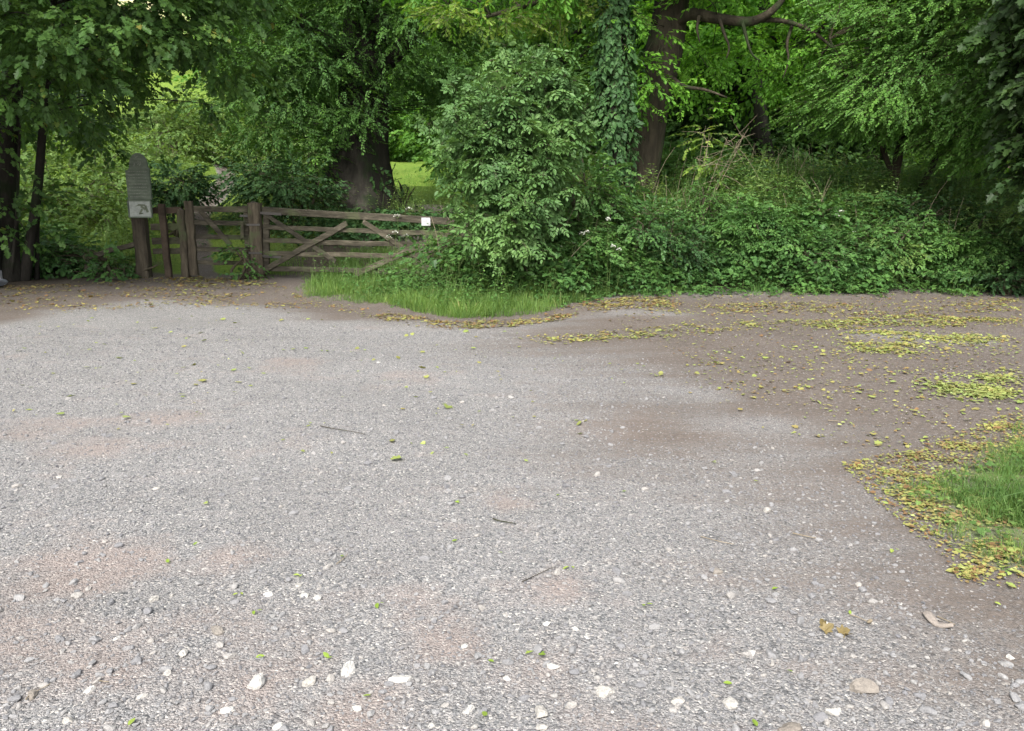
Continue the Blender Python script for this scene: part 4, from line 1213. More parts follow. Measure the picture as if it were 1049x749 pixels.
    tag(g.build('edge_grass', [M['grass'], M['stem']]), 'grass clump with fallen leaves at the right edge of the gravel', 'grass', kind='stuff')
    # growth behind the fence: ground cover, slope herbs
    g = Geo()
    box = np.array([[-14, 15.4], [-.5, 14.6], [-.5, 19], [-3, 20.5], [-8, 23], [-18, 30], [-22, 22]])

    def dens(x, y):
        pd = np.full(np.shape(x), 1e9)
        for k in range(len(PATHL) - 1):
            a, b = PATHL[k], PATHL[k + 1]; e = b - a
            t = np.clip(((x - a[0]) * e[0] + (y - a[1]) * e[1]) / e.dot(e), 0, 1)
            pd = np.minimum(pd, np.hypot(x - a[0] - t * e[0], y - a[1] - t * e[1]))
        return sstep(.35, 1.2, pd) * (1 - sstep(-4.6, -3.6, x) * (1 - sstep(18.5, 19.5, y))) * (.3 + .7 * (vnoise(x, y, .8, 31) > .4))
    q = scatter_poly(box, 3200, r, dens)
    place(g, T['nettle'], on_ground(q, -.03), rand_dirs(len(q), r), r.uniform(.45, 1.1, len(q)), r, .12)
    q = scatter_poly(box, 2600, r, dens)
    place(g, T['grasslong'], on_ground(q, -.02), rand_dirs(len(q), r), r.uniform(.6, 1.2, len(q)), r, .2)
    tag(g.build('slope_herbs', [M['slope'], M['stem']]), 'sunlit herbs and grass on the slope behind the fence and wicket gate', 'herbs', kind='stuff')
    g = Geo()
    u = P(372, 205, 19)
    q = np.stack([r.normal(u[0] - .1, 1.2, 1100), r.normal(18.3, .6, 1100)], -1)
    q = q[(q[:, 1] > 16.8) & (q[:, 0] > -7.5) & (q[:, 1] < 19.2)]
    place(g, T['seedling'], on_ground(q, -.02), rand_dirs(len(q), r), r.uniform(.6, 1.1, len(q)), r, .2)
    q2 = np.stack([r.uniform(-6.5, -3.2, 400), r.uniform(17.2, 18.4, 400)], -1)
    place(g, T['nettle'], on_ground(q2, -.02), rand_dirs(len(q2), r), r.uniform(.35, .8, len(q2)), r, .15)
    tag(g.build('ground_ivy', [M['ivy'], M['stem']]), 'dark ivy and nettles covering the ground below the flared trunk', 'ground cover', kind='stuff')
    # long grass at the near edge of the bright field
    g = Geo()
    q = np.stack([r.uniform(-16, 3, 2600), r.uniform(21.5, 40, 2600)], -1)
    q = q[(q[:, 0] / q[:, 1] > -.26)]
    place(g, T['grasslong'], on_ground(q, -.02), rand_dirs(len(q), r), r.uniform(.25, .6, len(q)), r, .2)
    tag(g.build('meadow_grass', [M['bright'], M['stem']]), 'bright sunlit meadow grass beyond the flared trunk', 'grass', kind='stuff')


#%%BUILT
def fence_and_gates():
    Y = 14.6
    g0 = lambda px: P(px, 285, Y)[0]
    # notice board on its post
    b = np.array([P(146, 270, Y)[0], Y, Hs(P(146, 270, Y)[0], Y)])
    t = thing('notice_board', 'grey-green arched notice board on a stout post left of the wicket gate', 'notice board', b)
    g = Geo(); top = P(146, 200, Y)
    bar(g, b + [0, .06, -.1], [b[0], Y + .06, top[2]], .20, .23, (1, 0, 0), 0, .006, seg=9)
    post = g.build('post', M['post'], t)
    # arched board: outline extruded
    L, Rr = P(132, 190, Y)[0], P(156, 190, Y)[0]; aL, aR = P(134.5, 170, Y)[0], P(153, 170, Y)[0]
    zb, zs, zt = P(146, 204.5, Y)[2], P(146, 174, Y)[2], P(146, 157, Y)[2]
    yf = Y - .085
    out = [(L, zb), (Rr, zb), (Rr, zs - .02), (aR + .03, zs + .01), (aR, zs + .04)]
    cx = (aL + aR) / 2; hw = (aR - aL) / 2
    for k in range(1, 12):
        a = math.pi * k / 12
        out.append((cx + hw * math.cos(a), zs + .05 + (zt - zs - .05) * math.sin(a) ** .9))
    out += [(aL, zs + .04), (aL - .02, zs + .01), (L, zs - .02)]
    g = Geo(); n = len(out)
    V = [(x, yf, z) for x, z in out] + [(x, yf + .05, z) for x, z in out]
    Lp = list(range(n)) + list(range(n, 2 * n))[::-1]; C = [n, n]
    for k in range(n):
        k2 = (k + 1) % n; Lp += [k, k + n, k2 + n, k2]; C.append(4)
    g.add(V, Lp, C, 0, .5)
    # routed lettering too worn to read: rows of shallow marks
    r = np.random.default_rng(501)
    rows = 9
    for k in range(rows):
        z = zs - .03 - (zs - .03 - zb - .05) * k / (rows - 1)
        x = L + .045
        while x < Rr - .06:
            w = r.uniform(.012, .04)
            bar(g, (x, yf - .003, z), (min(x + w, Rr - .04), yf - .003, z), .004, .013, mat=1, seg=2)
            x += w + r.uniform(.006, .016)
    for k in range(9):
        a = r.uniform(0, 6.28); q = np.array([cx + r.normal(0, .045), yf - .003, zs + .13 + r.normal(0, .05)])
        bar(g, q, q + np.array([math.cos(a) * .05, 0, math.sin(a) * .05]), .004, .014, mat=1, seg=2)
    board = g.build('board', [M['board'], M['carve']], t)
    # pale panel under the board with a dark mark
    pL, pR = P(134, 213, Y)[0], P(157, 213, Y)[0]; p0, p1 = P(146, 222.5, Y)[2], P(146, 205.5, Y)[2]
    g = Geo()
    bar(g, ((pL + .012), yf + .01, (p0 + p1) / 2), (pR - .012, yf + .01, (p0 + p1) / 2), .02, p1 - p0 - .024, seg=3, rnd=.5)
    pan = g.build('panel', M['panel'], t)
    g = Geo()
    for (a, c) in (((pL, p0), (pR, p0)), ((pL, p1), (pR, p1))):
        bar(g, (a[0], yf + .004, a[1]), (c[0], yf + .004, c[1]), .04, .022, seg=2)
    for x in (pL, pR):
        bar(g, (x, yf + .004, p0 + .011), (x, yf + .004, p1 - .011), .04, .022, (1, 0, 0), seg=2)
    fr = g.build('frame', M['board'], pan)
    g = Geo(); cx2, cz = (pL + pR) / 2, (p0 + p1) / 2
    mk = [((-.03, .07), (.10, .065), .03), ((.02, .05), (.10, -.01), .04), ((.10, .06), (.135, -.06), .04), ((.04, 0), (-.01, -.085), .035), ((-.02, -.085), (.05, -.075), .02), ((-.07, .05), (-.02, .06), .012)]
    for a, c, w in mk:
        bar(g, (cx2 + a[0], yf - .0035, cz + a[1]), (cx2 + c[0], yf - .0035, cz + c[1]), .003, w, seg=2)
    mkb = g.build('emblem', M['panelmark'], pan)
    at_base(t, post, board, pan)
    # short rail fence between board post and gate post
    x0, x1 = P(154, 240, Y)[0], P(184.5, 240, Y)[0]
    t = thing('rail_fence', 'short four-rail fence section between the notice board and the wicket gate', 'fence', (x0, Y, 0))
    kids = []
    for py, th in ((216, 6), (233, 6.5), (247.5, 6.5), (258, 5.5)):
        z = P(170, py, Y)[2]; g = Geo()
        bar(g, (x0 - .02, Y + .10, z), (x1 + .03, Y + .10, z + .01), .045, th / 55., rough=.004)
        kids.append(g.build('rail', M['redwood'] if py < 220 else M['fence'], t))
    g = Geo(); xb = P(167.5, 240, Y)[0]
    bar(g, (xb + .02, Y + .02, -.05), (xb, Y + .02, P(167, 209, Y)[2]), .10, .11, (1, 0, 0), rough=.004)
    kids.append(g.build('upright', M['redwood'], t)); at_base(t, *kids)
    # sagging rail running off to the left
    g = Geo()
    bar(g, (P(141, 249, Y)[0], Y + .02, P(141, 249, Y)[2]), P(86, 264, 14.9), .06, .09, rough=.008)
    bar_o = g.build('sagging_rail', M['fence'])
    tag(bar_o, 'low sagging rail running down left from the notice board post into brambles', 'rail')
    g = Geo()
    bar(g, P(90, 280, 14.95), P(90, 256, 14.95), .1, .1, (1, 0, 0), rough=.004)
    tag(g.build('fence_stake', M['fence']), 'short stake propping the far end of the low sagging rail', 'stake')
    # gate posts
    for (pa, pb, top, lab, yy) in ((184.5, 191.5, 215, 'shorter gate post at the left side of the wicket gate', Y), (256, 268.5, 208, 'taller gate post between the wicket gate and the wide field gate', Y - .02)):
        xa, xb = P(pa, 250, yy)[0], P(pb, 250, yy)[0]; xm = (xa + xb) / 2; zt = P(pa, top, yy)[2]
        t = thing('gate_post', lab, 'post', (xm, yy, 0), 'posts of the wicket gate')
        g = Geo()
        bar(g, (xm, yy + .02, -.15), (xm + .01, yy + .02, zt), .17, xb - xa, (1, 0, 0), rough=.007, seg=10)
        V = [(xm + sx * (xb - xa) * .44, yy + .02 + sy * .075, zt - .01) for sx, sy in ((-1, -1), (1, -1), (1, 1), (-1, 1))] + [(xm, yy + .02, zt + .035)]
        g.add(V, [0, 1, 4, 1, 2, 4, 2, 3, 4, 3, 0, 4], [3] * 4, 0, .5)
        o = g.build('shaft', M['post'], t); ks = [o]
        if pa > 200:
            for z in (.95, .45):
                gg = Geo(); bar(gg, (xa - .01, yy - .073, z), (xb + .01, yy - .073, z), .012, .035, seg=2); ks.append(gg.build('strap', M['iron'], t))
        at_base(t, *ks)
    # wicket gate
    xa, xb = P(191.8, 250, Y)[0], P(257, 250, Y)[0]
    t = thing('wicket_gate', 'narrow five-bar wooden wicket gate leading to the footpath', 'gate', (xa, Y, 0))
    kids = []
    g = Geo(); w = P(200, 250, Y)[0] - xa
    bar(g, (xa + w / 2, Y + .03, .04), (xa + w / 2, Y + .03, P(195, 206, Y)[2]), .10, w, (1, 0, 0), rough=.005, seg=9)
    kids.append(g.build('stile', M['post'], t))
    g = Geo(); xs2 = P(252, 250, Y)[0]
    bar(g, (xs2, Y + .10, .12), (xs2, Y + .10, P(252, 211, Y)[2]), .06, .09, (1, 0, 0), rough=.004, seg=8)
    kids.append(g.build('stile', M['fence'], t))
    for py, th in ((214.5, 5.5), (228.5, 4.5), (243, 4.5), (256, 4.5), (269.5, 4)):
        z = P(220, py, Y)[2]; g = Geo()
        bar(g, (xa + w, Y + .05, z + .01), (xb, Y + .05, z - .01), .04, th / 55., rough=.004)
        kids.append(g.build('rail', M['fence'], t))
    g = Geo(); bar(g, P(205, 216, Y - .0) + [0, .005, 0], P(236, 251, Y) + [0, .005, 0], .035, .085, rough=.003)
    kids.append(g.build('brace', M['fence'], t))
    g = Geo(); bar(g, P(248, 227, Y) + [0, .005, 0], P(248, 244, Y) + [0, .005, 0], .03, .06, (1, 0, 0))
    kids.append(g.build('batten', M['fence'], t))
    g = Geo(); bar(g, P(246, 221, Y) + [0, -.02, 0], P(258, 221.5, Y) + [0, -.02, 0], .015, .04, seg=3)
    kids.append(g.build('latch', M['iron'], t))
    at_base(t, *kids)
    # wide field gate, swinging slightly towards the camera at its right end
    Ya, Yb = 14.62, 13.15
    Q0, Q1 = P(268, 250, Ya), P(500, 250, Yb)

    def A(px, py):          # point of the gate's upright plane
        d = P(px, py, 1.0) - [0, 0, EYE]
        e = Q1 - Q0
        Yp = (Q0[1] * e[0] - Q0[0] * e[1]) / (e[0] - d[0] * e[1])
        return P(px, py, Yp)
    t = thing('field_gate', 'wide weathered five-bar field gate with crossed braces and a small white notice', 'gate', (A(268, 250)[0], Ya, 0))
    kids = []
    nrmv = nrm(np.cross(A(500, 230) - A(268, 230), [0, 0, 1.]))     # towards the camera side
    if nrmv[1] > 0: nrmv = -nrmv
    for (l, rr, tl, tr_) in ((215.5, 229.5, 4.5, 8.8), (232.5, 241.5, 4.3, 4.6), (246.5, 252, 4.3, 5), (259.5, 263.5, 4.2, 5), (275, 281, 5, 5)):
        g = Geo()
        p, q = A(270, l), A(505, rr)
        k = 1.0
        bar(g, p, q, .05 if l > 220 else .075, (tl + tr_) / 2 / 57., rough=.004, seg=12)
        kids.append(g.build('rail', M['fence'], t))
    for (a, c, th, off, nm) in (((272, 219), (345, 268), .075, .028, 'brace'), ((357, 229), (268, 279), .095, .05, 'brace'), ((373, 227), (452, 279), .075, .028, 'brace'), ((480, 230), (366, 281), .095, .05, 'brace')):
        g = Geo(); bar(g, A(*a) + nrmv * off, A(*c) + nrmv * off, .035, th, rough=.003)
        kids.append(g.build(nm, M['fence'], t))
    for px, y0, y1 in ((272, 212, 281), (503, 226, 286)):
        g = Geo(); bar(g, A(px, y1) - nrmv * .03, A(px, y0) - nrmv * .03, .07, .11, (1, 0, 0), rough=.004)
        kids.append(g.build('stile', M['fence'], t))
    for py in (218, 262):
        g = Geo(); bar(g, A(265, py) + nrmv * .05, A(290, py + 1.5) + nrmv * .05, .012, .045, seg=3)
        kids.append(g.build('hinge', M['iron'], t))
    g = Geo(); c = A(437.5, 227); d = nrm(A(500, 230) - A(268, 230)); d[2] *= 0.6
    bar(g, c - d * .08 + nrmv * .045, c + d * .08 + nrmv * .045, .006, .13, seg=3, rnd=.5)
    nt = g.build('notice', M['white'], t); nt['label'] = 'small white square notice on the top rail'
    kids.append(nt)
    at_base(t, *kids)
    # hidden shutting post at the right end of the field gate
    t = thing('gate_post', 'gate post inside the elder bush at the right end of the field gate', 'post', (A(510, 250)[0], Yb, 0))
    g = Geo(); bar(g, A(512, 292), A(512, 222), .17, .2, (1, 0, 0), rough=.006, seg=9)
    at_base(t, g.build('shaft', M['post'], t))


def ico(sub):
    import bmesh
    bm = bmesh.new(); bmesh.ops.create_icosphere(bm, subdivisions=sub, radius=1)
    V = np.array([v.co[:] for v in bm.verts]); L = np.array([[v.index for v in f.verts] for f in bm.faces]).ravel(); n = len(bm.faces); bm.free()
    return V, L, np.full(n, 3)


def stone_tpl(sub, seed, flat=.6, jag=.3):
    r = np.random.default_rng(seed); t = Tpl()
    V, L, C = ico(sub)
    V = V.copy()
    for k in range(7):      # knock facets off
        n = nrm(r.normal(0, 1, 3)); h = r.uniform(.45, .85)
        d = V @ n; V -= np.outer(np.clip(d - h, 0, None), n)
    V += V * (r.normal(0, jag * .22, (len(V), 1)))
    V = V * np.array([1, r.uniform(.6, .9), flat * r.uniform(.7, 1.1)])
    t.add(V, list(L), list(C), 0, .5)
    return t.done()


def stones():
    r = np.random.default_rng(600)
    big = [  # photo x, y, width px, label
        (411, 693, 22, 'largest white chalk stone on the gravel, near the bottom edge left of centre'),
        (357, 684, 20, 'white chalk stone just left of the largest one'),
        (158, 614, 13, 'white stone lying alone on the pinkish gravel at the left'),
        (275, 609, 9, None), (312, 610, 9, None), (325, 612, 9, None), (222, 646, 16, 'rounded pale stone left of centre in the foreground'),
        (188, 671, 14, None), (262, 699, 22, 'broad flat white stone in the left foreground'), (318, 695, 16, 'brownish upright stone beside the broad flat white one'),
        (232, 727, 13, None), (145, 714, 11, None), (33, 712, 14, 'pale stone nearest the bottom left corner'), (92, 708, 11, None), (171, 691, 9, None),
        (480, 726, 15, None), (553, 729, 18, 'white jagged stone at the bottom edge near the middle'), (620, 708, 18, 'white hollow stone in the foreground right of the middle'),
        (556, 744, 12, None), (748, 719, 15, None), (475, 661, 9, None), (567, 681, 12, None), (786, 521, 9, 'small white stone on the brown soil right of centre'),
        (735, 585, 13, 'grey rounded stone on the gravel right of centre'), (843, 640, 9, 'small white stone beside the curled brown leaf'), (1035, 675, 9, None),
        (694, 718, 14, None), (884, 706, 26, 'flat brownish stone set in the gravel at the lower right'), (809, 746, 22, 'large half-buried pale stone at the bottom edge on the right'), (854, 730, 16, None),
        (305, 600, 8, None), (365, 722, 10, None), (1010, 740, 10, None), (770, 668, 9, None), (880, 600, 8, None), (590, 645, 8, None), (160, 500, 7, None), (60, 490, 7, None),
        (690, 425, 6, 'small pale stone in the middle distance on the gravel'), (388, 372, 5, None), (560, 640, 8, None), (520, 694, 8, None), (442, 742, 9, None), (120, 655, 8, None), (70, 738, 10, None), (285, 742, 10, None)]
    for k, (px, py, w, lab) in enumerate(big):
        c = G(px, py + w * .1)
        dist = math.hypot(c[1], EYE)
        s = w * dist / F / 2 * 1.12
        t = stone_tpl(3, 900 + k, r.uniform(.5, .75), .22)
        g = Geo(); a = r.uniform(0, 6.28)
        rm = np.array([[math.cos(a), -math.sin(a), 0], [math.sin(a), math.cos(a), 0], [0, 0, 1]])
        g.add((t.V @ rm.T) * s, t.L, t.C, 0, r.uniform(.5, 1.0) if lab is None or 'white' in lab else r.uniform(.0, .15))
        o = g.build('stone', M['chalk'], smooth=False)
        o.location = (c[0], c[1], Hs(c[0], c[1]) + s * .08)
        tag(o, lab or 'small pale chalk stone lying loose on the grey gravel', 'stone', 'chalk stones on the gravel')
    # loose gravel: what nobody could count
    tp = [stone_tpl(1, 700 + k, .65, .5) for k in range(10)]
    tp2 = [stone_tpl(2, 720 + k, .65, .3) for k in range(8)]
    g = Geo()
    N = 90000
    y = 1.7 + 7.5 * r.uniform(0, 1, N) ** 1.7
    x = r.uniform(-1, 1, N) * (y * .70 + .4)
    d = sstep(-1.3, .8, poly_sd(DIRT_R, x, y)) * .95
    d = np.maximum(d, sstep(0, .2, poly_sd(TUFT, x, y)))
    pk = np.zeros(N)
    for (pp, am, rr) in PINK:
        q = G(*pp); pk = np.maximum(pk, am * np.exp(-((x - q[0]) ** 2 + (y - q[1]) ** 2) / rr ** 2))
    keep = r.uniform(0, 1, N) > np.maximum(d, pk * .8) + .45 * (fbm(x, y, 1.3, 77, 3) - .35)
    x, y = x[keep], y[keep]; n = len(x)
    s = np.clip(r.lognormal(math.log(.0036), .45, n), .002, .016) * (1 + .16 * (y - 2))
    s = np.clip(s, .002, .014)
    p = np.stack([x, y, H(x, y) + s * .25], -1)
    a = r.uniform(0, 6.28, n)
    place(g, tp, p, np.stack([np.cos(a), np.sin(a), r.normal(0, .2, n)], -1), s, r, .3)
    m = 6500                                            # coarser bits, mostly in the very foreground
    y = 1.7 + 4.5 * r.uniform(0, 1, m) ** 2.6; x = r.uniform(-1, 1, m) * (y * .7 + .3)
    ok = poly_sd(DIRT_R, x, y) < 0.1; x, y = x[ok], y[ok]; m = len(x)
    s = np.clip(r.lognormal(math.log(.0082), .50, m), .005, .026); a = r.uniform(0, 6.28, m)
    place(g, tp2, np.stack([x, y, H(x, y) + s * .2], -1), np.stack([np.cos(a), np.sin(a), r.normal(0, .15, m)], -1), s, r, .25, rnd_lo=.25, rnd_hi=1.0)
    tag(g.build('gravel', M['gravel']), 'loose grey and white gravel over the parking area', 'gravel', kind='stuff')


def litter():
    r = np.random.default_rng(700)
    tl = []
    for k in range(8):
        t = Tpl(); q = np.random.default_rng(800 + k)
        add_leaf(t, ('oval', 'heart', 'maple', 'quad')[k % 4], np.zeros(3), np.array([1, 0, q.normal(0, .1)]), np.array([q.normal(0, .15), q.normal(0, .15), 1]), 1, q, fold=q.uniform(-.15, .3), curl=q.uniform(-.25, .25))
        tl.append(t.done())
    g = Geo(); gf = Geo()

    def band(poly, n, size, lo=0, hi=1, geo=None, th=.45, sc=1.6, power=1):
        pw = GP(poly)
        n = int(n * .62)
        f1 = lambda x, y: fbm(x, y * 1.6, sc, 41, 4)
        q = scatter_poly(pw, n, r, lambda x, y: sstep(th - .02, th + .22, f1(x, y) - .25 * np.exp(-np.clip(poly_sd(pw, x, y), 0, 9) / .16)) * (.25 + .75 * sstep(.40, .62, vnoise(x, y, 9, 43))) * .8 + .055)
        p = on_ground(q, .006)
        p[:, 2] += r.uniform(0, .012, len(q))
        place(geo or g, tl, p, rand_dirs(len(q), r), size * np.clip(r.lognormal(-.15, .42, len(q)), .3, 2.2), r, .22, rnd_lo=lo, rnd_hi=hi)
    # edge of the verge and the strips on the right
    band([(300, 300), (330, 308), (372, 314), (420, 322), (470, 327), (545, 324), (612, 306), (700, 300), (700, 312), (620, 320), (540, 332), (460, 336), (400, 330), (340, 318), (296, 308)], 6500, .028, 0, .8, th=.35)
    band([(520, 344), (640, 337), (760, 328), (900, 324), (1049, 326), (1049, 336), (900, 338), (760, 340), (640, 350), (560, 352)], 7500, .026, .1, 1, th=.35)
    band([(840, 345), (900, 338), (1049, 345), (1049, 364), (960, 366), (870, 364)], 5200, .026, .2, 1, th=.35)
    band([(660, 312), (800, 308), (1049, 308), (1049, 330), (800, 324), (660, 324)], 6000, .026, .0, .9, th=.35)
    band([(930, 392), (985, 382), (1049, 378), (1049, 418), (990, 412), (940, 402)], 3400, .027, .35, 1, th=.35)
    band([(700, 345), (900, 360), (1049, 370), (1049, 440), (900, 470), (780, 440), (700, 400)], 1500, .026, .1, 1, th=.3)
    band([(640, 304), (800, 300), (1049, 300), (1049, 445), (930, 465), (800, 430), (700, 370), (620, 330)], 4200, .024, 0, 1, th=.15)
    band([(860, 474), (930, 460), (1049, 420), (1049, 470), (960, 500), (990, 560), (1049, 580), (1049, 606), (985, 600), (950, 560), (905, 520)], 7000, .016, 0, 1, th=.46, sc=3.2)
    band([(905, 500), (1000, 500), (1049, 520), (1049, 600), (990, 590), (940, 545)], 2200, .019, 0, 1, th=.3)
    # under the left trees and in front of the wicket gate
    band([(0, 292), (130, 284), (260, 284), (310, 300), (330, 318), (230, 316), (120, 318), (0, 325)], 5200, .032, 0, .75, th=.35)
    band([(140, 284), (270, 282), (300, 302), (200, 304)], 700, .05, .1, .8, th=.3)
    band([(0, 330), (300, 318), (600, 340), (700, 380), (600, 480), (200, 470), (0, 420)], 420, .035, .35, 1, th=.2)
    tag(g.build('fallen_leaves', [M['litter']]), 'yellow and brown fallen leaves strewn in bands over the ground', 'fallen leaves', kind='stuff')
    # single green leaves on the near gravel, each a thing
    spots = [(208, 517), (198, 560), (172, 578), (307, 592), (244, 610), (260, 628), (466, 517), (463, 557), (350, 573), (515, 570), (583, 583), (659, 621), (500, 678), (262, 676), (132, 747), (337, 674), (380, 712), (498, 731), (729, 473), (790, 607), (870, 634), (812, 691), (750, 702), (914, 565), (1018, 621), (637, 505), (570, 510), (775, 492), (460, 462), (300, 410), (386, 620), (551, 672), (538, 672), (775, 747)]
    for k, (px, py) in enumerate(spots):
        q = np.random.default_rng(1000 + k); t = Tpl()
        add_leaf(t, 'oval', np.zeros(3), np.array([math.cos(k), math.sin(k), .1]), np.array([q.normal(0, .2), q.normal(0, .2), 1]), q.uniform(.022, .036), q, fold=q.uniform(.05, .3), curl=q.uniform(-.2, .3))
        if q.uniform() < .45:
            add_leaf(t, 'oval', np.array([.012, 0, .002]), np.array([math.cos(k + 1.3), math.sin(k + 1.3), .15]), np.array([0, .2, 1]), q.uniform(.016, .026), q)
        t.done(); gg = Geo(); gg.add(t.V, t.L, t.C, 0, q.uniform(.2, 1))
        o = gg.build('fallen_leaf', M['freshleaf'])
        c = G(px, py); o.location = (c[0], c[1], Hs(c[0], c[1]) + .010)
        tag(o, 'small fresh green leaf fallen on the grey gravel', 'leaf', 'green leaves fallen on the gravel')
    # curled brown leaf
    c = G(852, 651)
    g = Geo(); t = Tpl(); q = np.random.default_rng(5)
    for (dx, dy, ang, up, s) in ((-.03, .0, .3, (-.6, -.5, .7), .07), (-.015, .02, 1.5, (-.9, -.3, .3), .065), (.02, -.01, -.4, (.4, -.6, .7), .07), (.035, -.03, -.9, (.2, .3, 1), .06)):
        add_leaf(t, 'maple', np.array([dx, dy, .005]), np.array([math.cos(ang), math.sin(ang), .35]), np.array(up, float), s * .62, q, fold=.35, curl=-.3)
    t.done(); g.add(t.V, t.L, t.C, 0, .5)
    o = g.build('curled_leaf', M['deadleaf']); o.location = (c[0], c[1], Hs(c[0], c[1]) + .004)
    tag(o, 'curled dry yellow-brown leaf on the gravel at the lower right', 'leaf')
    # bark strip and twigs
    g = Geo()
    pa, pm, pb = G(948, 630), G(958, 641), G(976, 646)
    pts = smooth_path([pa, pm, pb], 9); wid = np.array([.010, .017, .019, .017, .014, .012, .012, .011, .006])
    tan = nrm(np.gradient(pts, axis=0)); s = np.cross([0, 0, 1.], tan)
    V = []
    for k in range(9):
        z = .010 + .006 * math.sin(k)
        for sg, dz in ((-1, 0), (-.4, .006), (.4, .006), (1, 0)):
            V.append(pts[k] + s[k] * wid[k] * sg + [0, 0, z + dz + Hs(pts[k][0], pts[k][1])])
        for sg, dz in ((1, -.004), (-1, -.004)):
            V.append(pts[k] + s[k] * wid[k] * sg + [0, 0, z + dz + Hs(pts[k][0], pts[k][1])])
    Lq = []; C = []
    for k in range(8):
        for j in range(6):
            j2 = (j + 1) % 6; Lq += [k*6 + j, k*6 + j2, (k+1)*6 + j2, (k+1)*6 + j]; C.append(4)
    Lq += [5, 4, 3, 2, 1, 0] + [48 + j for j in range(6)]; C += [6, 6]
    g.add(V, Lq, C, 0, .5)
    tag(g.build('bark_strip', M['barkstrip']), 'pale curved strip of dry bark lying on the brown soil', 'bark strip')
    tw = [((960, 634), (978, 643), .004, 'deadtwig', 'thin tan twig lying beside the pale bark strip'),
          ((870, 634), (890, 642), .004, 'deadtwig', 'tan twig with a knob end near the curled brown leaf'),
          ((812, 547), (842, 554), .005, 'deadtwig', 'straw-coloured twig on the brown soil right of centre'),
          ((718, 552), (752, 560), .004, 'deadtwig', 'thin straw-coloured twig on the gravel beside the soil edge'),
          ((328, 436), (374, 446), .006, 'bark', 'dark twig lying across the grey gravel left of centre'),
          ((535, 600), (566, 584), .004, 'bark', 'thin dark twig on the gravel below the middle'),
          ((345, 580), (356, 570), .004, 'deadtwig', 'short tan twig on the gravel left of centre'),
          ((848, 432), (866, 433), .006, 'deadtwig', 'short tan twig on the brown soil below the leaf bands'),
          ((27, 719), (52, 704), .004, 'deadtwig', 'tan twig beside the pale stone in the bottom left corner'),
          ((98, 701), (112, 702), .003, 'deadtwig', 'short straw twig in the left foreground'),
          ((505, 533), (528, 538), .007, 'bark', 'stubby greenish twig on the gravel near the centre')]
    for k, (a, c, rad, mt, lab) in enumerate(tw):
        p0, p1 = G(*a), G(*c); q = np.random.default_rng(k)
        pts = smooth_path([p0, (p0 * .6 + p1 * .4) + np.array([q.normal(0, .008), q.normal(0, .008), 0]), p1], 9)
        pts[:, 2] = H(pts[:, 0], pts[:, 1]) + rad + .004
        g = Geo(); rad *= .6; tube(g, pts, np.linspace(rad, rad * .5, 9), 6, 0, wob=.25, seed=k)
        if 'knob' in lab:
            t = stone_tpl(2, 44, .8, .2); g.add(t.V * .014 + p1 + [0, 0, Hs(p1[0], p1[1]) + .014], t.L, t.C, 0, .6)
        tag(g.build('twig', M[mt]), lab, 'twig', 'twigs on the ground')


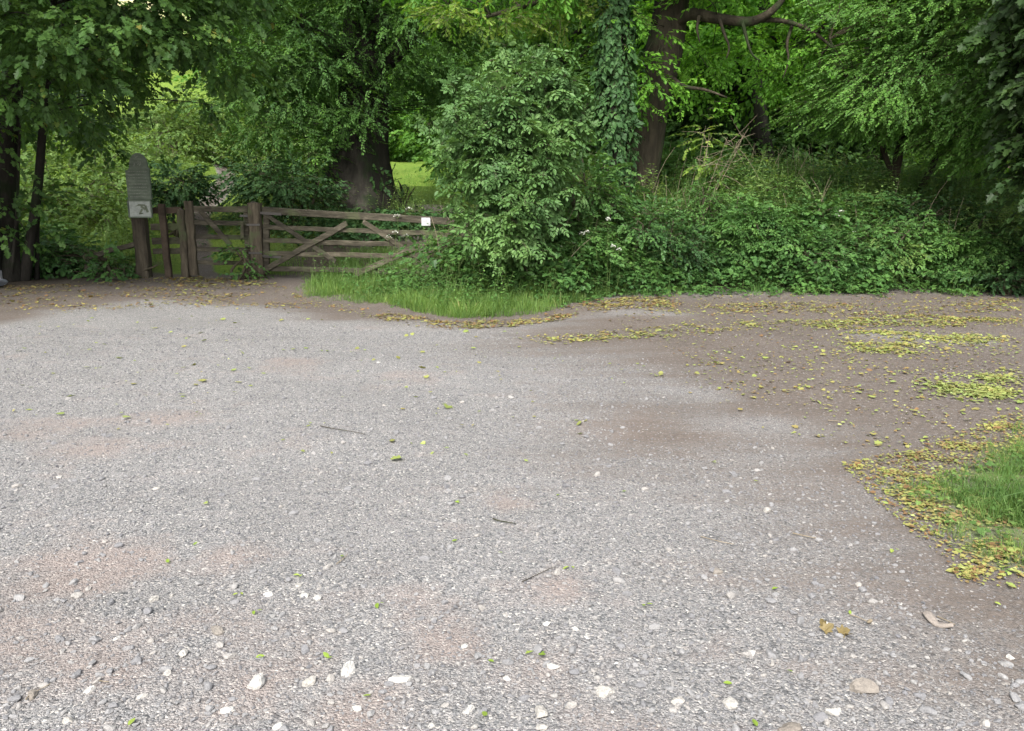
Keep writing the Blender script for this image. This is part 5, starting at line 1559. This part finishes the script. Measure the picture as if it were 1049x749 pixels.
def flowers():
    def plant(px, py, Y, size, lab, grp, k):
        q = np.random.default_rng(1200 + k)
        top = P(px, py, Y); b = np.array([top[0] + q.normal(0, .04), Y + .05, Hs(top[0], Y + .05)])
        if top[2] - b[2] < .1: b[2] = top[2] - .3
        t = thing('cow_parsley', lab, 'flower', b, grp)
        g = Geo(); tube(g, smooth_path([b, (b + top) / 2 + np.array([q.normal(0, .03), 0, 0]), top - [0, 0, .03]], 7), np.linspace(.0035, .002, 7), 5)
        for a in range(7):
            an = a * .9; e = top + np.array([math.cos(an), math.sin(an), 0]) * size * .35
            tube(g, bez(top - [0, 0, .03], (top + e) / 2 - [0, 0, .01], e, 4), [.002, .0018, .0016, .0014], 3)
        st = g.build('stalk', M['stem'], t)
        g = Geo(); n = 34
        a = q.uniform(0, 6.28, n); rr = np.sqrt(q.uniform(0, 1, n)) * size * .5
        pos = top + np.stack([np.cos(a) * rr, np.sin(a) * rr, size * .32 - (rr / size) ** 2 * size * 1.3 + q.normal(0, .006, n)], -1)
        tt = Tpl(); qq = np.random.default_rng(3)
        for m in range(5):
            an = m * 1.2566
            add_leaf(tt, 'oval', np.zeros(3), np.array([math.cos(an), math.sin(an), .25]), np.array([0, 0, 1.]), .6, qq)
        place(g, [tt.done()], pos, rand_dirs(n, q), np.full(n, .021), q, .35)
        hd = g.build('flower_head', M['petal'], t)
        at_base(t, st, hd)
    k = 0
    for px, py in ((405, 239), (398, 244), (416, 242), (419, 215), (407, 222)):
        plant(px, py, 13.6, .13, ['largest white flower head against the field gate', 'lower white flower head left of the largest one at the gate', 'right-hand white flower head at the gate', 'white flower head standing above the top rail of the gate', 'white flower head level with the top rail of the gate'][k], 'white flowers in front of the field gate', k); k += 1
    for px, py in ((623, 225), (596, 240), (601, 238), (556, 249), (566, 253), (574, 254), (586, 249), (533, 263), (628, 253), (634, 256), (537, 268)):
        plant(px, py, 11.95, .08, 'small white flower head among leaves below the elder bush', 'white flowers below the elder bush', k); k += 1
    for px, py in ((857, 221), (876, 238), (887, 239), (857, 246), (878, 261), (862, 217)):
        plant(px, py, 13.2, .085, 'small white flower head in the hedge bank below the hazel', 'white flowers in the hedge bank', k); k += 1
    # pale things of unknown kind at the left frame edge, given simple shapes
    g = Geo(); t = stone_tpl(3, 66, .22, .06); c = P(-12, 291, 13.3)
    g.add(t.V * .42 + [c[0], c[1], Hs(c[0], c[1]) + .06], t.L, t.C, 0, .5)
    tag(g.build('flat_object', M['slab'], smooth=True), 'flat bluish-grey object at the far left under the maple', 'stone')
    g = Geo(); p = P(-.5, 285, 13.9); p[2] = 0
    bar(g, p + [0, 0, -.05], [p[0], p[1], P(0, 277, 13.9)[2]], .08, .07, (1, 0, 0), rough=.001)
    tag(g.build('white_upright', M['white']), 'short white upright object cut off by the left edge', 'post')


def light():
    el, az = R(48), R(194)          # azimuth clockwise from +Y: sun high behind the camera, slightly left
    w = bpy.data.worlds.new("World"); S.world = w; w.use_nodes = True
    nt = w.node_tree; nt.nodes.clear()
    out = nt.nodes.new('ShaderNodeOutputWorld'); bg = nt.nodes.new('ShaderNodeBackground')
    sky = nt.nodes.new('ShaderNodeTexSky'); sky.sky_type = 'NISHITA'; sky.sun_disc = False
    sky.sun_elevation = el; sky.sun_rotation = az; sky.dust_density = 3.0; sky.air_density = 1.0
    hs = nt.nodes.new('ShaderNodeHueSaturation'); hs.inputs['Saturation'].default_value = .30
    nt.links.new(sky.outputs[0], hs.inputs['Color']); nt.links.new(hs.outputs[0], bg.inputs['Color'])
    bg.inputs['Strength'].default_value = .15
    nt.links.new(bg.outputs[0], out.inputs['Surface'])
    sd = bpy.data.lights.new('sun', 'SUN'); sd.energy = 2.1; sd.angle = R(16); sd.color = (1, .965, .90)
    so = bpy.data.objects.new('sun', sd); COL.objects.link(so)
    d = np.array([math.sin(az) * math.cos(el), math.cos(az) * math.cos(el), math.sin(el)])
    from mathutils import Vector
    so.rotation_euler = Vector(d).to_track_quat('Z', 'Y').to_euler()
    so.location = (0, -5, 30)
    S.view_settings.view_transform = 'Standard'; S.view_settings.look = 'None'
    S.view_settings.gamma = 1; S.view_settings.use_curve_mapping = False
    S.view_settings.exposure = EXPOSURE
    cy = S.cycles
    cy.max_bounces = 7; cy.diffuse_bounces = 4; cy.glossy_bounces = 2; cy.transmission_bounces = 5; cy.transparent_max_bounces = 4
    cy.use_denoising = True


EXPOSURE = 1.25
light()
woodland()
maple_left(); beech(); oak(); ivy_tree(); hazel_right(); sycamore_right(); elder()
shrubs(); low_plants(); fence_and_gates(); stones(); litter(); flowers()
